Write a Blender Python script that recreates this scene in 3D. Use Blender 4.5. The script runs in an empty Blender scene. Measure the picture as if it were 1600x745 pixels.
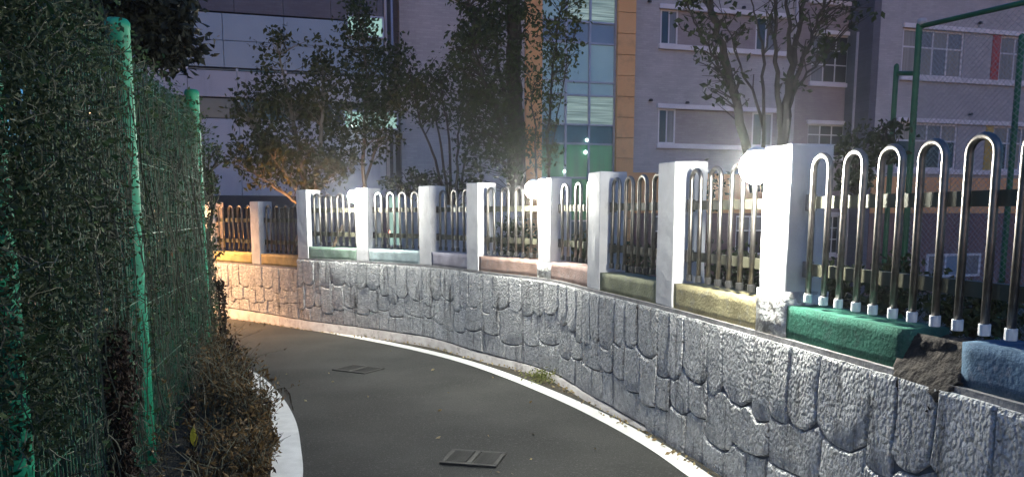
import bpy, math, random
import numpy as np
from mathutils import Vector, noise as mnoise

rnd = random.Random(7)
scene = bpy.context.scene
col = scene.collection

# ------------------------------------------------------------------ camera, sky, sun, exposure
EYE = 1.55
PITCH = math.radians(7.2)
FPX, CXP, HOR = 1155.0, 800.0, 335.0
CYP = HOR + FPX * math.tan(PITCH)
cam_d = bpy.data.cameras.new('camera')
cam = bpy.data.objects.new('camera', cam_d); col.objects.link(cam)
cam.location = (0, 0, EYE)
cam.rotation_euler = (math.radians(90) - PITCH, 0, 0)
cam_d.sensor_width = 36.0
cam_d.lens = FPX / 1600 * 36
cam_d.shift_y = (CYP - 372.5) / 1600
cam_d.clip_start = 0.05
cam_d.clip_end = 500
scene.camera = cam

SUN_EL, SUN_ROT = math.radians(2.0), math.radians(180)
world = bpy.data.worlds.new('World'); scene.world = world; world.use_nodes = True
nt = world.node_tree
bg = nt.nodes['Background']
sky = nt.nodes.new('ShaderNodeTexSky'); sky.sky_type = 'NISHITA'; sky.sun_disc = False
sky.sun_elevation = SUN_EL; sky.sun_rotation = SUN_ROT
sky.air_density = 1.0; sky.dust_density = 0.6; sky.ozone_density = 5.0
nt.links.new(sky.outputs[0], bg.inputs[0]); bg.inputs[1].default_value = 0.15
sun_d = bpy.data.lights.new('sun', 'SUN'); sun_d.energy = 0.03; sun_d.angle = math.radians(80); sun_d.color = (1.0, 0.90, 0.92)
sun = bpy.data.objects.new('sun', sun_d); col.objects.link(sun)
sun.rotation_euler = (math.radians(60), 0, math.radians(-20))
scene.view_settings.view_transform = 'Standard'
scene.view_settings.look = 'None'
scene.view_settings.exposure = 2.1
scene.view_settings.gamma = 1.0
scene.view_settings.use_curve_mapping = False
scene.render.engine = 'CYCLES'
scene.cycles.use_denoising = True
scene.cycles.max_bounces = 4
scene.cycles.diffuse_bounces = 2
scene.cycles.glossy_bounces = 3
scene.cycles.transparent_max_bounces = 8
scene.cycles.caustics_reflective = False
scene.cycles.caustics_refractive = False
scene.cycles.sample_clamp_indirect = 4.0

GLOW_HAZE = 0.0026  # density of the air volume added for the lamps' glow
LAMP_L = 195.0       # radiance of the pillar lamps' lenses
SODIUM_L = 6000.0     # radiance of the assumed, unseen sodium street lamp

# ------------------------------------------------------------------ pixel <-> world helpers (pixels of the 1600 wide photo)
_cp, _sp = math.cos(PITCH), math.sin(PITCH)
def ray(u, v):
    a = (u - CXP) / FPX; b = (CYP - v) / FPX
    return (a, _cp + b * _sp, -_sp + b * _cp)
def at(u, v, y):
    r = ray(u, v); t = y / r[1]
    return Vector((r[0] * t, y, EYE + r[2] * t))
def road_z(y): return -0.022 * (y - 3.5)
def onroad(u, v, dz=0.0):
    r = ray(u, v); k = -0.022
    t = (k * -3.5 + dz - EYE) / (r[2] - k * r[1])
    return Vector((r[0] * t, r[1] * t, EYE + r[2] * t))

# ------------------------------------------------------------------ object helpers
def tag(o, label=None, cat=None, group=None, kind=None):
    if label: o['label'] = label
    if cat: o['category'] = cat
    if group: o['group'] = group
    if kind: o['kind'] = kind
    return o
def empty(name, loc=(0, 0, 0), rz=0):
    o = bpy.data.objects.new(name, None); col.objects.link(o)
    o.location = loc; o.rotation_euler = (0, 0, rz); o.empty_display_size = 0.1
    return o
class MB:
    def __init__(s): s.v = []; s.f = []
    def add(s, vs, fs):
        n = len(s.v); s.v += [tuple(p) for p in vs]; s.f += [tuple(i + n for i in f) for f in fs]
    def box(s, x0, x1, y0, y1, z0, z1):
        s.add([(x0,y0,z0),(x1,y0,z0),(x1,y1,z0),(x0,y1,z0),(x0,y0,z1),(x1,y0,z1),(x1,y1,z1),(x0,y1,z1)],
              [(0,3,2,1),(4,5,6,7),(0,1,5,4),(1,2,6,5),(2,3,7,6),(3,0,4,7)])
    def hexa(s, p):   # eight corner points, bottom ring then top ring
        s.add(p, [(0,3,2,1),(4,5,6,7),(0,1,5,4),(1,2,6,5),(2,3,7,6),(3,0,4,7)])
    def bar(s, a, b, w, h, up=Vector((0, 0, 1))):
        a, b = Vector(a), Vector(b); d = (b - a).normalized()
        x = d.cross(up)
        if x.length < 1e-4: x = Vector((1, 0, 0))
        x.normalize(); z = x.cross(d)
        c = [(-w/2,-h/2),(w/2,-h/2),(w/2,h/2),(-w/2,h/2)]
        vs = [a + x*i + z*j for i, j in c] + [b + x*i + z*j for i, j in c]
        s.add(vs, [(0,1,2,3),(7,6,5,4),(0,4,5,1),(1,5,6,2),(2,6,7,3),(3,7,4,0)])
    def tube(s, pts, r, n=8, caps=True):
        pts = [Vector(p) for p in pts]
        rs = r if isinstance(r, (list, tuple)) else [r] * len(pts)
        rings = []; prev = None
        for i, p in enumerate(pts):
            d = (pts[min(i+1, len(pts)-1)] - pts[max(i-1, 0)])
            if d.length < 1e-7: d = Vector((0, 0, 1))
            d.normalize()
            if prev is None:
                x = d.orthogonal().normalized()
            else:
                x = prev - d * prev.dot(d)
                x = x.normalized() if x.length > 1e-5 else d.orthogonal().normalized()
            prev = x; y = d.cross(x)
            rings.append([p + (x * math.cos(2*math.pi*k/n) + y * math.sin(2*math.pi*k/n)) * rs[i] for k in range(n)])
        vs = [q for rg in rings for q in rg]; fs = []
        for i in range(len(rings) - 1):
            for k in range(n):
                a = i*n + k; b = i*n + (k+1) % n
                fs.append((a, b, b+n, a+n))
        if caps:
            fs.append(tuple(range(n))[::-1]); fs.append(tuple((len(rings)-1)*n + k for k in range(n)))
        s.add(vs, fs)
    def lathe(s, prof, c=(0,0,0), n=16):
        vs = []; fs = []
        for r, z in prof:
            vs += [(c[0] + r*math.cos(2*math.pi*k/n), c[1] + r*math.sin(2*math.pi*k/n), c[2] + z) for k in range(n)]
        for i in range(len(prof)-1):
            for k in range(n):
                a = i*n+k; b = i*n+(k+1) % n
                fs.append((a, b, b+n, a+n))
        fs.append(tuple(range(n))[::-1]); fs.append(tuple((len(prof)-1)*n+k for k in range(n)))
        s.add(vs, fs)
    def build(s, name, m, parent=None, smooth=False, bevel=0):
        me = bpy.data.meshes.new(name); me.from_pydata(s.v, [], s.f); me.update()
        if smooth: me.polygons.foreach_set('use_smooth', [True] * len(me.polygons))
        me.materials.append(m)
        o = bpy.data.objects.new(name, me); col.objects.link(o)
        if parent: o.parent = parent
        if bevel:
            b = o.modifiers.new('bevel', 'BEVEL'); b.width = bevel; b.segments = 2; b.limit_method = 'ANGLE'
        return o
def np_mesh(name, verts, faces, m, parent=None, smooth=False):
    me = bpy.data.meshes.new(name)
    verts = np.asarray(verts, np.float32); faces = np.asarray(faces, np.int32); k = faces.shape[1]
    me.vertices.add(len(verts)); me.vertices.foreach_set('co', verts.ravel())
    me.loops.add(faces.size); me.loops.foreach_set('vertex_index', faces.ravel())
    me.polygons.add(len(faces)); me.polygons.foreach_set('loop_start', np.arange(len(faces), dtype=np.int32) * k)
    me.polygons.foreach_set('use_smooth', np.full(len(faces), smooth))
    me.update(calc_edges=True); me.validate()
    me.materials.append(m)
    o = bpy.data.objects.new(name, me); col.objects.link(o)
    if parent: o.parent = parent
    return o
def copy_tree(o, parent=None):
    c = o.copy(); col.objects.link(c); c.parent = parent
    for ch in o.children: copy_tree(ch, c)
    return c

# ------------------------------------------------------------------ materials
def mat(name, c1, c2=None, scale=6.0, rough=0.75, bump=0.0, bscale=40.0, metal=0.0, stretch=(1,1,1), contrast=(0.35, 0.65),
        c3=None, s3=1.2, st3=(1,1,1), con3=(0.55, 0.7), spec=0.4, bdist=0.01, bdetail=6):
    m = bpy.data.materials.new(name); m.use_nodes = True
    t = m.node_tree; b = t.nodes['Principled BSDF']
    b.inputs['Roughness'].default_value = rough; b.inputs['Metallic'].default_value = metal
    b.inputs['Specular IOR Level'].default_value = spec
    b.inputs['Base Color'].default_value = (*c1, 1)
    tc = t.nodes.new('ShaderNodeTexCoord')
    if c2:
        mp = t.nodes.new('ShaderNodeMapping'); mp.inputs['Scale'].default_value = stretch
        t.links.new(tc.outputs['Object'], mp.inputs[0])
        n = t.nodes.new('ShaderNodeTexNoise'); n.inputs['Scale'].default_value = scale; n.inputs['Detail'].default_value = 6
        t.links.new(mp.outputs[0], n.inputs[0])
        r = t.nodes.new('ShaderNodeValToRGB')
        r.color_ramp.elements[0].position = contrast[0]; r.color_ramp.elements[0].color = (*c1, 1)
        r.color_ramp.elements[1].position = contrast[1]; r.color_ramp.elements[1].color = (*c2, 1)
        t.links.new(n.outputs[0], r.inputs[0]); out = r.outputs[0]
        if c3:
            mp3 = t.nodes.new('ShaderNodeMapping'); mp3.inputs['Scale'].default_value = st3
            t.links.new(tc.outputs['Object'], mp3.inputs[0])
            n3 = t.nodes.new('ShaderNodeTexNoise'); n3.inputs['Scale'].default_value = s3; n3.inputs['Detail'].default_value = 8
            n3.inputs['Roughness'].default_value = 0.7
            t.links.new(mp3.outputs[0], n3.inputs[0])
            r3 = t.nodes.new('ShaderNodeValToRGB')
            r3.color_ramp.elements[0].position = con3[0]; r3.color_ramp.elements[0].color = (0, 0, 0, 1)
            r3.color_ramp.elements[1].position = con3[1]; r3.color_ramp.elements[1].color = (1, 1, 1, 1)
            t.links.new(n3.outputs[0], r3.inputs[0])
            mx = t.nodes.new('ShaderNodeMix'); mx.data_type = 'RGBA'
            t.links.new(r3.outputs[0], mx.inputs[0]); t.links.new(out, mx.inputs[6]); mx.inputs[7].default_value = (*c3, 1)
            out = mx.outputs[2]
        t.links.new(out, b.inputs['Base Color'])
    if bump:
        nb = t.nodes.new('ShaderNodeTexNoise'); nb.inputs['Scale'].default_value = bscale; nb.inputs['Detail'].default_value = bdetail
        t.links.new(tc.outputs['Object'], nb.inputs[0])
        bp = t.nodes.new('ShaderNodeBump'); bp.inputs['Strength'].default_value = bump; bp.inputs['Distance'].default_value = bdist
        t.links.new(nb.outputs[0], bp.inputs['Height']); t.links.new(bp.outputs[0], b.inputs['Normal'])
    return m
def leafmat(name, ca, cb, rough=0.6, transl=0.3):
    m = bpy.data.materials.new(name); m.use_nodes = True
    t = m.node_tree; b = t.nodes['Principled BSDF']; out = t.nodes['Material Output']
    b.inputs['Roughness'].default_value = rough; b.inputs['Specular IOR Level'].default_value = 0.25
    g = t.nodes.new('ShaderNodeNewGeometry')
    r = t.nodes.new('ShaderNodeValToRGB')
    r.color_ramp.elements[0].color = (*ca, 1); r.color_ramp.elements[1].color = (*cb, 1)
    t.links.new(g.outputs['Random Per Island'], r.inputs[0]); t.links.new(r.outputs[0], b.inputs['Base Color'])
    tr = t.nodes.new('ShaderNodeBsdfTranslucent'); t.links.new(r.outputs[0], tr.inputs[0])
    ms = t.nodes.new('ShaderNodeMixShader'); ms.inputs[0].default_value = transl
    t.links.new(b.outputs[0], ms.inputs[1]); t.links.new(tr.outputs[0], ms.inputs[2]); t.links.new(ms.outputs[0], out.inputs[0])
    return m
def emis(name, c, s):
    m = bpy.data.materials.new(name); m.use_nodes = True
    b = m.node_tree.nodes['Principled BSDF']
    b.inputs['Base Color'].default_value = (*c, 1); b.inputs['Emission Color'].default_value = (*c, 1); b.inputs['Emission Strength'].default_value = s
    return m

def stone_material():
    m = mat('cast_stone', (0.49, 0.495, 0.50), (0.71, 0.71, 0.71), scale=22, rough=0.95,
            c3=(0.09, 0.09, 0.09), s3=3.0, st3=(2.6, 2.6, 0.4), con3=(0.555, 0.70), spec=0.06)
    t = m.node_tree; b = t.nodes['Principled BSDF']; tc = t.nodes.new('ShaderNodeTexCoord')
    oi = t.nodes.new('ShaderNodeObjectInfo'); mr = t.nodes.new('ShaderNodeMapRange'); mr.inputs['To Min'].default_value = 0.90; mr.inputs['To Max'].default_value = 1.08
    t.links.new(oi.outputs['Random'], mr.inputs['Value'])
    mu = t.nodes.new('ShaderNodeMix'); mu.data_type = 'RGBA'; mu.blend_type = 'MULTIPLY'; mu.inputs[0].default_value = 1
    t.links.new(b.inputs['Base Color'].links[0].from_socket, mu.inputs[6]); t.links.new(mr.outputs[0], mu.inputs[7]); t.links.new(mu.outputs[2], b.inputs['Base Color'])
    mp = t.nodes.new('ShaderNodeMapping'); mp.inputs['Scale'].default_value = (1.25, 1.25, 0.8)
    t.links.new(tc.outputs['Object'], mp.inputs[0])
    n1 = t.nodes.new('ShaderNodeTexNoise'); n1.inputs['Scale'].default_value = 42; n1.inputs['Detail'].default_value = 4; n1.inputs['Distortion'].default_value = 0.6
    n2 = t.nodes.new('ShaderNodeTexNoise'); n2.inputs['Scale'].default_value = 120; n2.inputs['Detail'].default_value = 4
    for n in (n1, n2): t.links.new(mp.outputs[0], n.inputs[0])
    b1 = t.nodes.new('ShaderNodeBump'); b1.inputs['Strength'].default_value = 1.0; b1.inputs['Distance'].default_value = 0.045
    b2 = t.nodes.new('ShaderNodeBump'); b2.inputs['Strength'].default_value = 0.5; b2.inputs['Distance'].default_value = 0.01
    vo = t.nodes.new('ShaderNodeTexVoronoi'); vo.inputs['Scale'].default_value = 52; vo.feature = 'SMOOTH_F1'; vo.inputs['Smoothness'].default_value = 0.35
    t.links.new(mp.outputs[0], vo.inputs[0])
    ad = t.nodes.new('ShaderNodeMath'); ad.operation = 'MULTIPLY_ADD'; ad.inputs[1].default_value = -0.55
    t.links.new(vo.outputs['Distance'], ad.inputs[0]); t.links.new(n1.outputs[0], ad.inputs[2])
    t.links.new(ad.outputs[0], b1.inputs['Height']); t.links.new(n2.outputs[0], b2.inputs['Height'])
    t.links.new(b1.outputs[0], b2.inputs['Normal']); t.links.new(b2.outputs[0], b.inputs['Normal'])
    return m
def facade_mat(name, c1, c2, brick=(0.24, 0.07)):
    m = mat(name, c1, c2, scale=1.3, rough=0.9, c3=tuple(x*0.8 for x in c1), s3=1.0, st3=(1, 1, 0.25), con3=(0.5, 0.8), spec=0.2)
    t = m.node_tree; b = t.nodes['Principled BSDF']
    tc = t.nodes.new('ShaderNodeTexCoord'); sx = t.nodes.new('ShaderNodeSeparateXYZ'); cx = t.nodes.new('ShaderNodeCombineXYZ')
    t.links.new(tc.outputs['Object'], sx.inputs[0]); t.links.new(sx.outputs[0], cx.inputs[0]); t.links.new(sx.outputs[2], cx.inputs[1])
    br = t.nodes.new('ShaderNodeTexBrick'); br.inputs['Scale'].default_value = 1.0
    br.inputs['Brick Width'].default_value = brick[0]; br.inputs['Row Height'].default_value = brick[1]; br.inputs['Mortar Size'].default_value = 0.008
    br.inputs['Color1'].default_value = (1, 1, 1, 1); br.inputs['Color2'].default_value = (0.78, 0.76, 0.8, 1); br.inputs['Mortar'].default_value = (0.8, 0.8, 0.8, 1)
    t.links.new(cx.outputs[0], br.inputs[0])
    mx = t.nodes.new('ShaderNodeMix'); mx.data_type = 'RGBA'; mx.blend_type = 'MULTIPLY'; mx.inputs[0].default_value = 0.8
    src = b.inputs['Base Color'].links[0].from_socket
    t.links.new(src, mx.inputs[6]); t.links.new(br.outputs[0], mx.inputs[7]); t.links.new(mx.outputs[2], b.inputs['Base Color'])
    return m

M = {}
M['stone'] = stone_material()
M['mortar'] = mat('mortar', (0.16, 0.158, 0.16), (0.25, 0.245, 0.25), scale=14, rough=0.95, bump=0.6, bscale=60)
M['plinth'] = mat('plinth', (0.30, 0.28, 0.27), (0.42, 0.40, 0.39), scale=8, rough=0.9, bump=0.5, bscale=40, c3=(0.10, 0.09, 0.085), s3=5, con3=(0.55, 0.7))
M['pillar'] = mat('pillar_paint', (0.43, 0.43, 0.45), (0.55, 0.55, 0.56), scale=5, rough=0.7, bump=0.25, bscale=30, c3=(0.30, 0.29, 0.29), s3=7, st3=(1.5, 1.5, 0.4), con3=(0.56, 0.74))
M['pillar_flaked'] = mat('flaked_paint', (0.62, 0.62, 0.60), (0.34, 0.33, 0.31), scale=18, rough=0.85, bump=1.0, bscale=35, bdist=0.02, contrast=(0.5, 0.56))
M['steel'] = mat('steel', (0.22, 0.20, 0.19), (0.13, 0.12, 0.112), scale=22, rough=0.44, metal=1.0, spec=0.5)
M['rail'] = mat('rail_bronze', (0.125, 0.122, 0.085), (0.09, 0.088, 0.06), scale=8, rough=0.5, metal=0.1)
M['bracket'] = mat('bracket', (0.05, 0.045, 0.045), (0.10, 0.085, 0.08), scale=30, rough=0.5, metal=0.6)
M['bracket_pale'] = mat('bracket_pale', (0.32, 0.30, 0.31), (0.2, 0.17, 0.16), scale=20, rough=0.5, metal=0.4)
M['white_cap'] = mat('white_plastic', (0.72, 0.73, 0.74), (0.62, 0.63, 0.64), scale=20, rough=0.5)
M['black_cap'] = mat('black_plastic', (0.02, 0.02, 0.022), (0.035, 0.035, 0.035), scale=20, rough=0.5)
M['asphalt'] = mat('asphalt', (0.022, 0.023, 0.022), (0.046, 0.047, 0.043), scale=1.1, rough=0.88, bump=0.9, bscale=150, bdist=0.010, c3=(0.10, 0.10, 0.095), s3=70, con3=(0.54, 0.68), spec=0.3)
M['line'] = mat('road_paint', (0.66, 0.66, 0.63), (0.78, 0.78, 0.75), scale=9, rough=0.7, c3=(0.4, 0.39, 0.37), s3=22, con3=(0.66, 0.76), bump=0.2, bscale=120)
M['soil'] = mat('soil', (0.035, 0.03, 0.022), (0.075, 0.065, 0.045), scale=14, rough=0.95, bump=1.0, bscale=45, bdist=0.03)
M['earth'] = mat('earth', (0.05, 0.045, 0.03), (0.04, 0.055, 0.025), scale=4, rough=0.95, bump=1.0, bscale=25, bdist=0.04)
M['iron'] = mat('cast_iron', (0.028, 0.028, 0.027), (0.055, 0.055, 0.05), scale=25, rough=0.75, metal=0.2, bump=0.3, bscale=80)
M['iron_worn'] = mat('worn_iron', (0.03, 0.029, 0.027), (0.05, 0.048, 0.044), scale=25, rough=0.8, metal=0.1)
M['pit_shade'] = mat('drain_pit_shade', (0.012, 0.012, 0.012), (0.02, 0.02, 0.02), rough=0.9)  # near-black: the shade inside the drain is put into the colour
M['green_paint'] = mat('green_enamel', (0.02, 0.33, 0.18), (0.018, 0.25, 0.14), scale=7, rough=0.5, c3=(0.03, 0.14, 0.08), s3=10, con3=(0.60, 0.78))
M['green_wire'] = mat('green_wire', (0.025, 0.15, 0.08), (0.04, 0.08, 0.05), scale=9, rough=0.55)
M['court_green'] = mat('court_green', (0.015, 0.13, 0.05), (0.012, 0.09, 0.04), scale=6, rough=0.5)
M['wire'] = mat('wire', (0.35, 0.38, 0.40), rough=0.4, metal=0.8)
M['bark'] = mat('bark', (0.026, 0.022, 0.020), (0.055, 0.046, 0.038), scale=18, rough=0.95, bump=0.8, bscale=40, stretch=(1, 1, 0.3))
M['bark_pale'] = mat('bark_pale', (0.10, 0.085, 0.07), (0.16, 0.14, 0.115), scale=18, rough=0.95, bump=0.6, bscale=40, stretch=(1, 1, 0.3))
M['leaf_dark'] = leafmat('leaf_dark', (0.018, 0.03, 0.012), (0.05, 0.07, 0.025))
M['leaf_mid'] = leafmat('leaf_mid', (0.03, 0.05, 0.015), (0.085, 0.10, 0.03))
M['leaf_autumn'] = leafmat('leaf_autumn', (0.018, 0.030, 0.010), (0.055, 0.06, 0.02))
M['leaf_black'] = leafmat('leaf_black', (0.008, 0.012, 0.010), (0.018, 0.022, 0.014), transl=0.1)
M['vine'] = leafmat('vine', (0.018, 0.05, 0.02), (0.075, 0.12, 0.045))
M['vine_dull'] = leafmat('vine_dull', (0.014, 0.030, 0.014), (0.07, 0.09, 0.045))
M['vine_twig'] = leafmat('vine_twig', (0.03, 0.03, 0.02), (0.18, 0.18, 0.125), transl=0.0)
M['dry'] = leafmat('dry_grass', (0.03, 0.019, 0.010), (0.21, 0.13, 0.052), transl=0.25)
M['dead_brown'] = leafmat('dead_brown', (0.018, 0.011, 0.008), (0.05, 0.03, 0.02), transl=0.1)
M['yellow_leaf'] = leafmat('yellow_leaf', (0.30, 0.32, 0.03), (0.42, 0.36, 0.05))
M['plank'] = mat('plank_wood', (0.38, 0.26, 0.16), (0.30, 0.2, 0.12), scale=14, rough=0.8, stretch=(1, 1, .2))
M['moss'] = leafmat('moss_leaf', (0.10, 0.13, 0.03), (0.30, 0.30, 0.12))
M['fallen'] = leafmat('fallen_leaf', (0.20, 0.13, 0.05), (0.42, 0.36, 0.2), transl=0.1)
M['wall_grey'] = facade_mat('grey_brick', (0.41, 0.40, 0.41), (0.47, 0.455, 0.465))
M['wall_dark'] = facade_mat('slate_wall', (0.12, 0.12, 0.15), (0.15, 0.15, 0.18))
M['wall_pink'] = facade_mat('pink_brick', (0.30, 0.255, 0.265), (0.35, 0.30, 0.305))
M['wall_red'] = facade_mat('red_brick', (0.17, 0.10, 0.095), (0.22, 0.13, 0.12))
M['panel_white'] = mat('panel_white', (0.38, 0.38, 0.43), (0.45, 0.45, 0.49), scale=0.8, rough=0.5, c3=(0.3, 0.3, 0.34), s3=1.2, st3=(2, 2, 0.3), con3=(0.5, 0.75))
M['panel_blue'] = mat('panel_blue', (0.18, 0.24, 0.31), (0.22, 0.28, 0.35), scale=0.7, rough=0.35, metal=0.2)
M['orange'] = mat('orange_cladding', (0.72, 0.38, 0.15), (0.77, 0.42, 0.18), scale=1.0, rough=0.6, c3=(0.45, 0.22, 0.09), s3=2, con3=(0.5, 0.8))
M['trim'] = mat('white_trim', (0.62, 0.60, 0.64), (0.70, 0.68, 0.71), scale=2, rough=0.6)
M['mullion'] = mat('mullion', (0.34, 0.36, 0.44), (0.28, 0.30, 0.38), scale=4, rough=0.4, metal=0.4)
M['red_panel'] = mat('red_panel', (0.42, 0.05, 0.03), (0.36, 0.04, 0.03), scale=2, rough=0.5)
M['yellow_panel'] = mat('yellow_panel', (0.50, 0.34, 0.05), (0.44, 0.30, 0.05), scale=2, rough=0.5)
M['gutter'] = mat('gutter_pipe', (0.40, 0.37, 0.40), (0.46, 0.43, 0.45), scale=6, rough=0.5)
M['curtain'] = mat('curtain', (0.36, 0.31, 0.24), (0.28, 0.24, 0.2), scale=8, stretch=(6, 1, 0.2), rough=0.9)
M['dark_metal'] = mat('dark_metal', (0.03, 0.03, 0.035), (0.05, 0.05, 0.055), scale=8, rough=0.5, metal=0.5)
M['tile_dark'] = mat('dark_beam', (0.05, 0.05, 0.06), (0.035, 0.035, 0.045), scale=5, rough=0.7)
M['lens'] = emis('lamp_lens', (1.0, 0.99, 0.87), LAMP_L)
M['sodium'] = emis('assumed_sodium_lens', (1.0, 0.54, 0.24), SODIUM_L)  # emission of the assumed street lamp, hidden behind the vines
M['hood'] = mat('lamp_hood', (0.70, 0.70, 0.69), (0.62, 0.62, 0.62), scale=9, rough=0.4, metal=0.3)
M['room_lamp'] = emis('room_lamp', (0.7, 1.0, 0.88), 1.2)
M['red_led'] = emis('red_light', (1.0, 0.15, 0.1), 3.0)

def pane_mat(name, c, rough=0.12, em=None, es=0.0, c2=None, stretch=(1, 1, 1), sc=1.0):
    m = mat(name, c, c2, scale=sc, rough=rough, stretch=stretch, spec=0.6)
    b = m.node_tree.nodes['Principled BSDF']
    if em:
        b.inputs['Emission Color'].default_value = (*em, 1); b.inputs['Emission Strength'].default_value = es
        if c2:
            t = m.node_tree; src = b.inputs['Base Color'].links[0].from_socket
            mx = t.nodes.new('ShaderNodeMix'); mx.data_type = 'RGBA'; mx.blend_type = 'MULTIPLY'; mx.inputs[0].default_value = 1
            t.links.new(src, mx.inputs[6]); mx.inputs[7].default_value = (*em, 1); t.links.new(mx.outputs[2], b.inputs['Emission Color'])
    return m
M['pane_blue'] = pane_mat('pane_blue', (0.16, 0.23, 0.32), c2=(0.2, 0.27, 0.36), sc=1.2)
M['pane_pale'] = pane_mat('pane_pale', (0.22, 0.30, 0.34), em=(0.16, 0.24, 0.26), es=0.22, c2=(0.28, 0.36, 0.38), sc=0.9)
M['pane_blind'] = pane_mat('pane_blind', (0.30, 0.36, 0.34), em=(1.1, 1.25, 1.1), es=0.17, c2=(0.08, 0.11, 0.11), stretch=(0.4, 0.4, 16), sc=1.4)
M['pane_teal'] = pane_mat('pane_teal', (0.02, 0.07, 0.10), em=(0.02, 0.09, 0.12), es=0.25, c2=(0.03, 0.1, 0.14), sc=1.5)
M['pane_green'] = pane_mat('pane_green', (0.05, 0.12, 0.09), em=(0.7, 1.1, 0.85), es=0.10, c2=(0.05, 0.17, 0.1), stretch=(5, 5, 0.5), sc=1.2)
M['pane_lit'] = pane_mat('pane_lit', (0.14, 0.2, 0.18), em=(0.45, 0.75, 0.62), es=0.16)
M['pane_dark'] = pane_mat('pane_dark', (0.015, 0.018, 0.028), c2=(0.03, 0.032, 0.045), sc=2)
M['pane_curtain'] = pane_mat('pane_curtain', (0.30, 0.26, 0.22), rough=0.3, c2=(0.18, 0.155, 0.14), stretch=(8, 8, 0.3), sc=2)
M['pane_grey'] = pane_mat('pane_grey', (0.14, 0.13, 0.14), rough=0.2, c2=(0.2, 0.18, 0.19), stretch=(6, 6, 0.3), sc=2)

# ------------------------------------------------------------------ the wall's path (plan), arc-length parametrised
PIL = [(1.43, 3.85), (1.11, 5.10), (0.74, 6.30), (0.38, 7.42), (-0.39, 8.50), (-1.04, 9.45), (-1.99, 10.25), (-3.03, 11.0), (-4.05, 11.9), (-5.15, 12.75)]
CTRL = [(8.5, -25.0), (3.1, -3.0), (2.36, 0.0), (1.75, 2.5)] + PIL + [(-6.35, 13.45), (-7.65, 14.0), (-9.0, 14.4), (-10.5, 14.65), (-14, 14.8), (-30, 15)]
def catmull(P, n=24):
    out = []
    for i in range(len(P) - 1):
        p0 = P[max(i-1, 0)]; p1 = P[i]; p2 = P[i+1]; p3 = P[min(i+2, len(P)-1)]
        a = [Vector((*q, 0)) for q in (p0, p1, p2, p3)]
        d01 = max((a[1]-a[0]).length, 1e-3) ** .5; d12 = (a[2]-a[1]).length ** .5; d23 = max((a[3]-a[2]).length, 1e-3) ** .5
        m1 = (a[2]-a[1]) + d12 * ((a[1]-a[0])/d01 - (a[2]-a[0])/(d01+d12)) if i > 0 else (a[2]-a[1])
        m2 = (a[2]-a[1]) + d12 * ((a[3]-a[2])/d23 - (a[3]-a[1])/(d12+d23)) if i + 2 < len(P) else (a[2]-a[1])
        for k in range(n):
            t = k / n; t2 = t*t; t3 = t2*t
            out.append((2*t3-3*t2+1)*a[1] + (t3-2*t2+t)*m1 + (-2*t3+3*t2)*a[2] + (t3-t2)*m2)
    out.append(Vector((*P[-1], 0)))
    return out
class Path:
    def __init__(s, P, n=24):
        s.p = catmull(P, n); s.s = [0]
        for a, b in zip(s.p, s.p[1:]): s.s.append(s.s[-1] + (b-a).length)
        s.sa = np.array(s.s); s.xy = np.array([(q.x, q.y) for q in s.p])
    def pos(s, q): return np.interp(q, s.sa, s.xy[:, 0]), np.interp(q, s.sa, s.xy[:, 1])
    def frame(s, q):
        x, y = s.pos(q); x1, y1 = s.pos(q + 0.12); x0, y0 = s.pos(q - 0.12)
        d = Vector((x1-x0, y1-y0, 0)).normalized()
        return Vector((x, y, 0)), d, Vector((-d.y, d.x, 0))     # point, heading away from the camera, normal to the road side
    def pt(s, q, off, z):
        p, d, n = s.frame(q); r = p + n * off; return Vector((r.x, r.y, z))
    def near(s, x, y):
        i = np.argmin((s.xy[:, 0]-x)**2 + (s.xy[:, 1]-y)**2); return s.s[i]
WP = Path(CTRL)
SP = [WP.near(*q) for q in PIL]          # arc position of each pillar's near corner, near to far
s = SP[0]; S_NEAR = [s - 1.88, s - 3.2]
S_FAR = [SP[-1] + 1.38, SP[-1] + 2.78, SP[-1] + 4.18]
S8 = SP[7]
def top_z(q): return 0.91 if q < S8 + 0.24 else 0.755
PW = 0.25

# ------------------------------------------------------------------ ground, road, yard, painted lines
def strip(path, s0, s1, o0, o1, z, name, m, step=0.15, kind='structure', par=None):
    mb = MB(); n = max(2, int((s1-s0)/step)); vs = []
    for i in range(n+1):
        q = s0 + (s1-s0)*i/n
        for o in (o0, o1):
            p = path.pt(q, o, 0); vs.append((p.x, p.y, z(p.x, p.y) if callable(z) else z))
    mb.add(vs, [(2*i, 2*i+1, 2*i+3, 2*i+2) for i in range(n)])
    ob = mb.build(name, m, par)
    if kind: tag(ob, kind=kind)
    return ob
# land on the road side: one sloping sheet bounded by the wall's foot
wl = [WP.pt(q, 0.0, 0) for q in np.linspace(0.01, WP.s[-1]-0.2, 160)]
poly = [(p.x, p.y) for p in wl] + [(-120, 15), (-120, -60), (8.5, -60)]
mb = MB(); mb.add([(x, y, road_z(y) - 0.012) for x, y in poly], [tuple(range(len(poly)))])
tag(mb.build('ground', M['soil']), kind='structure')

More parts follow.
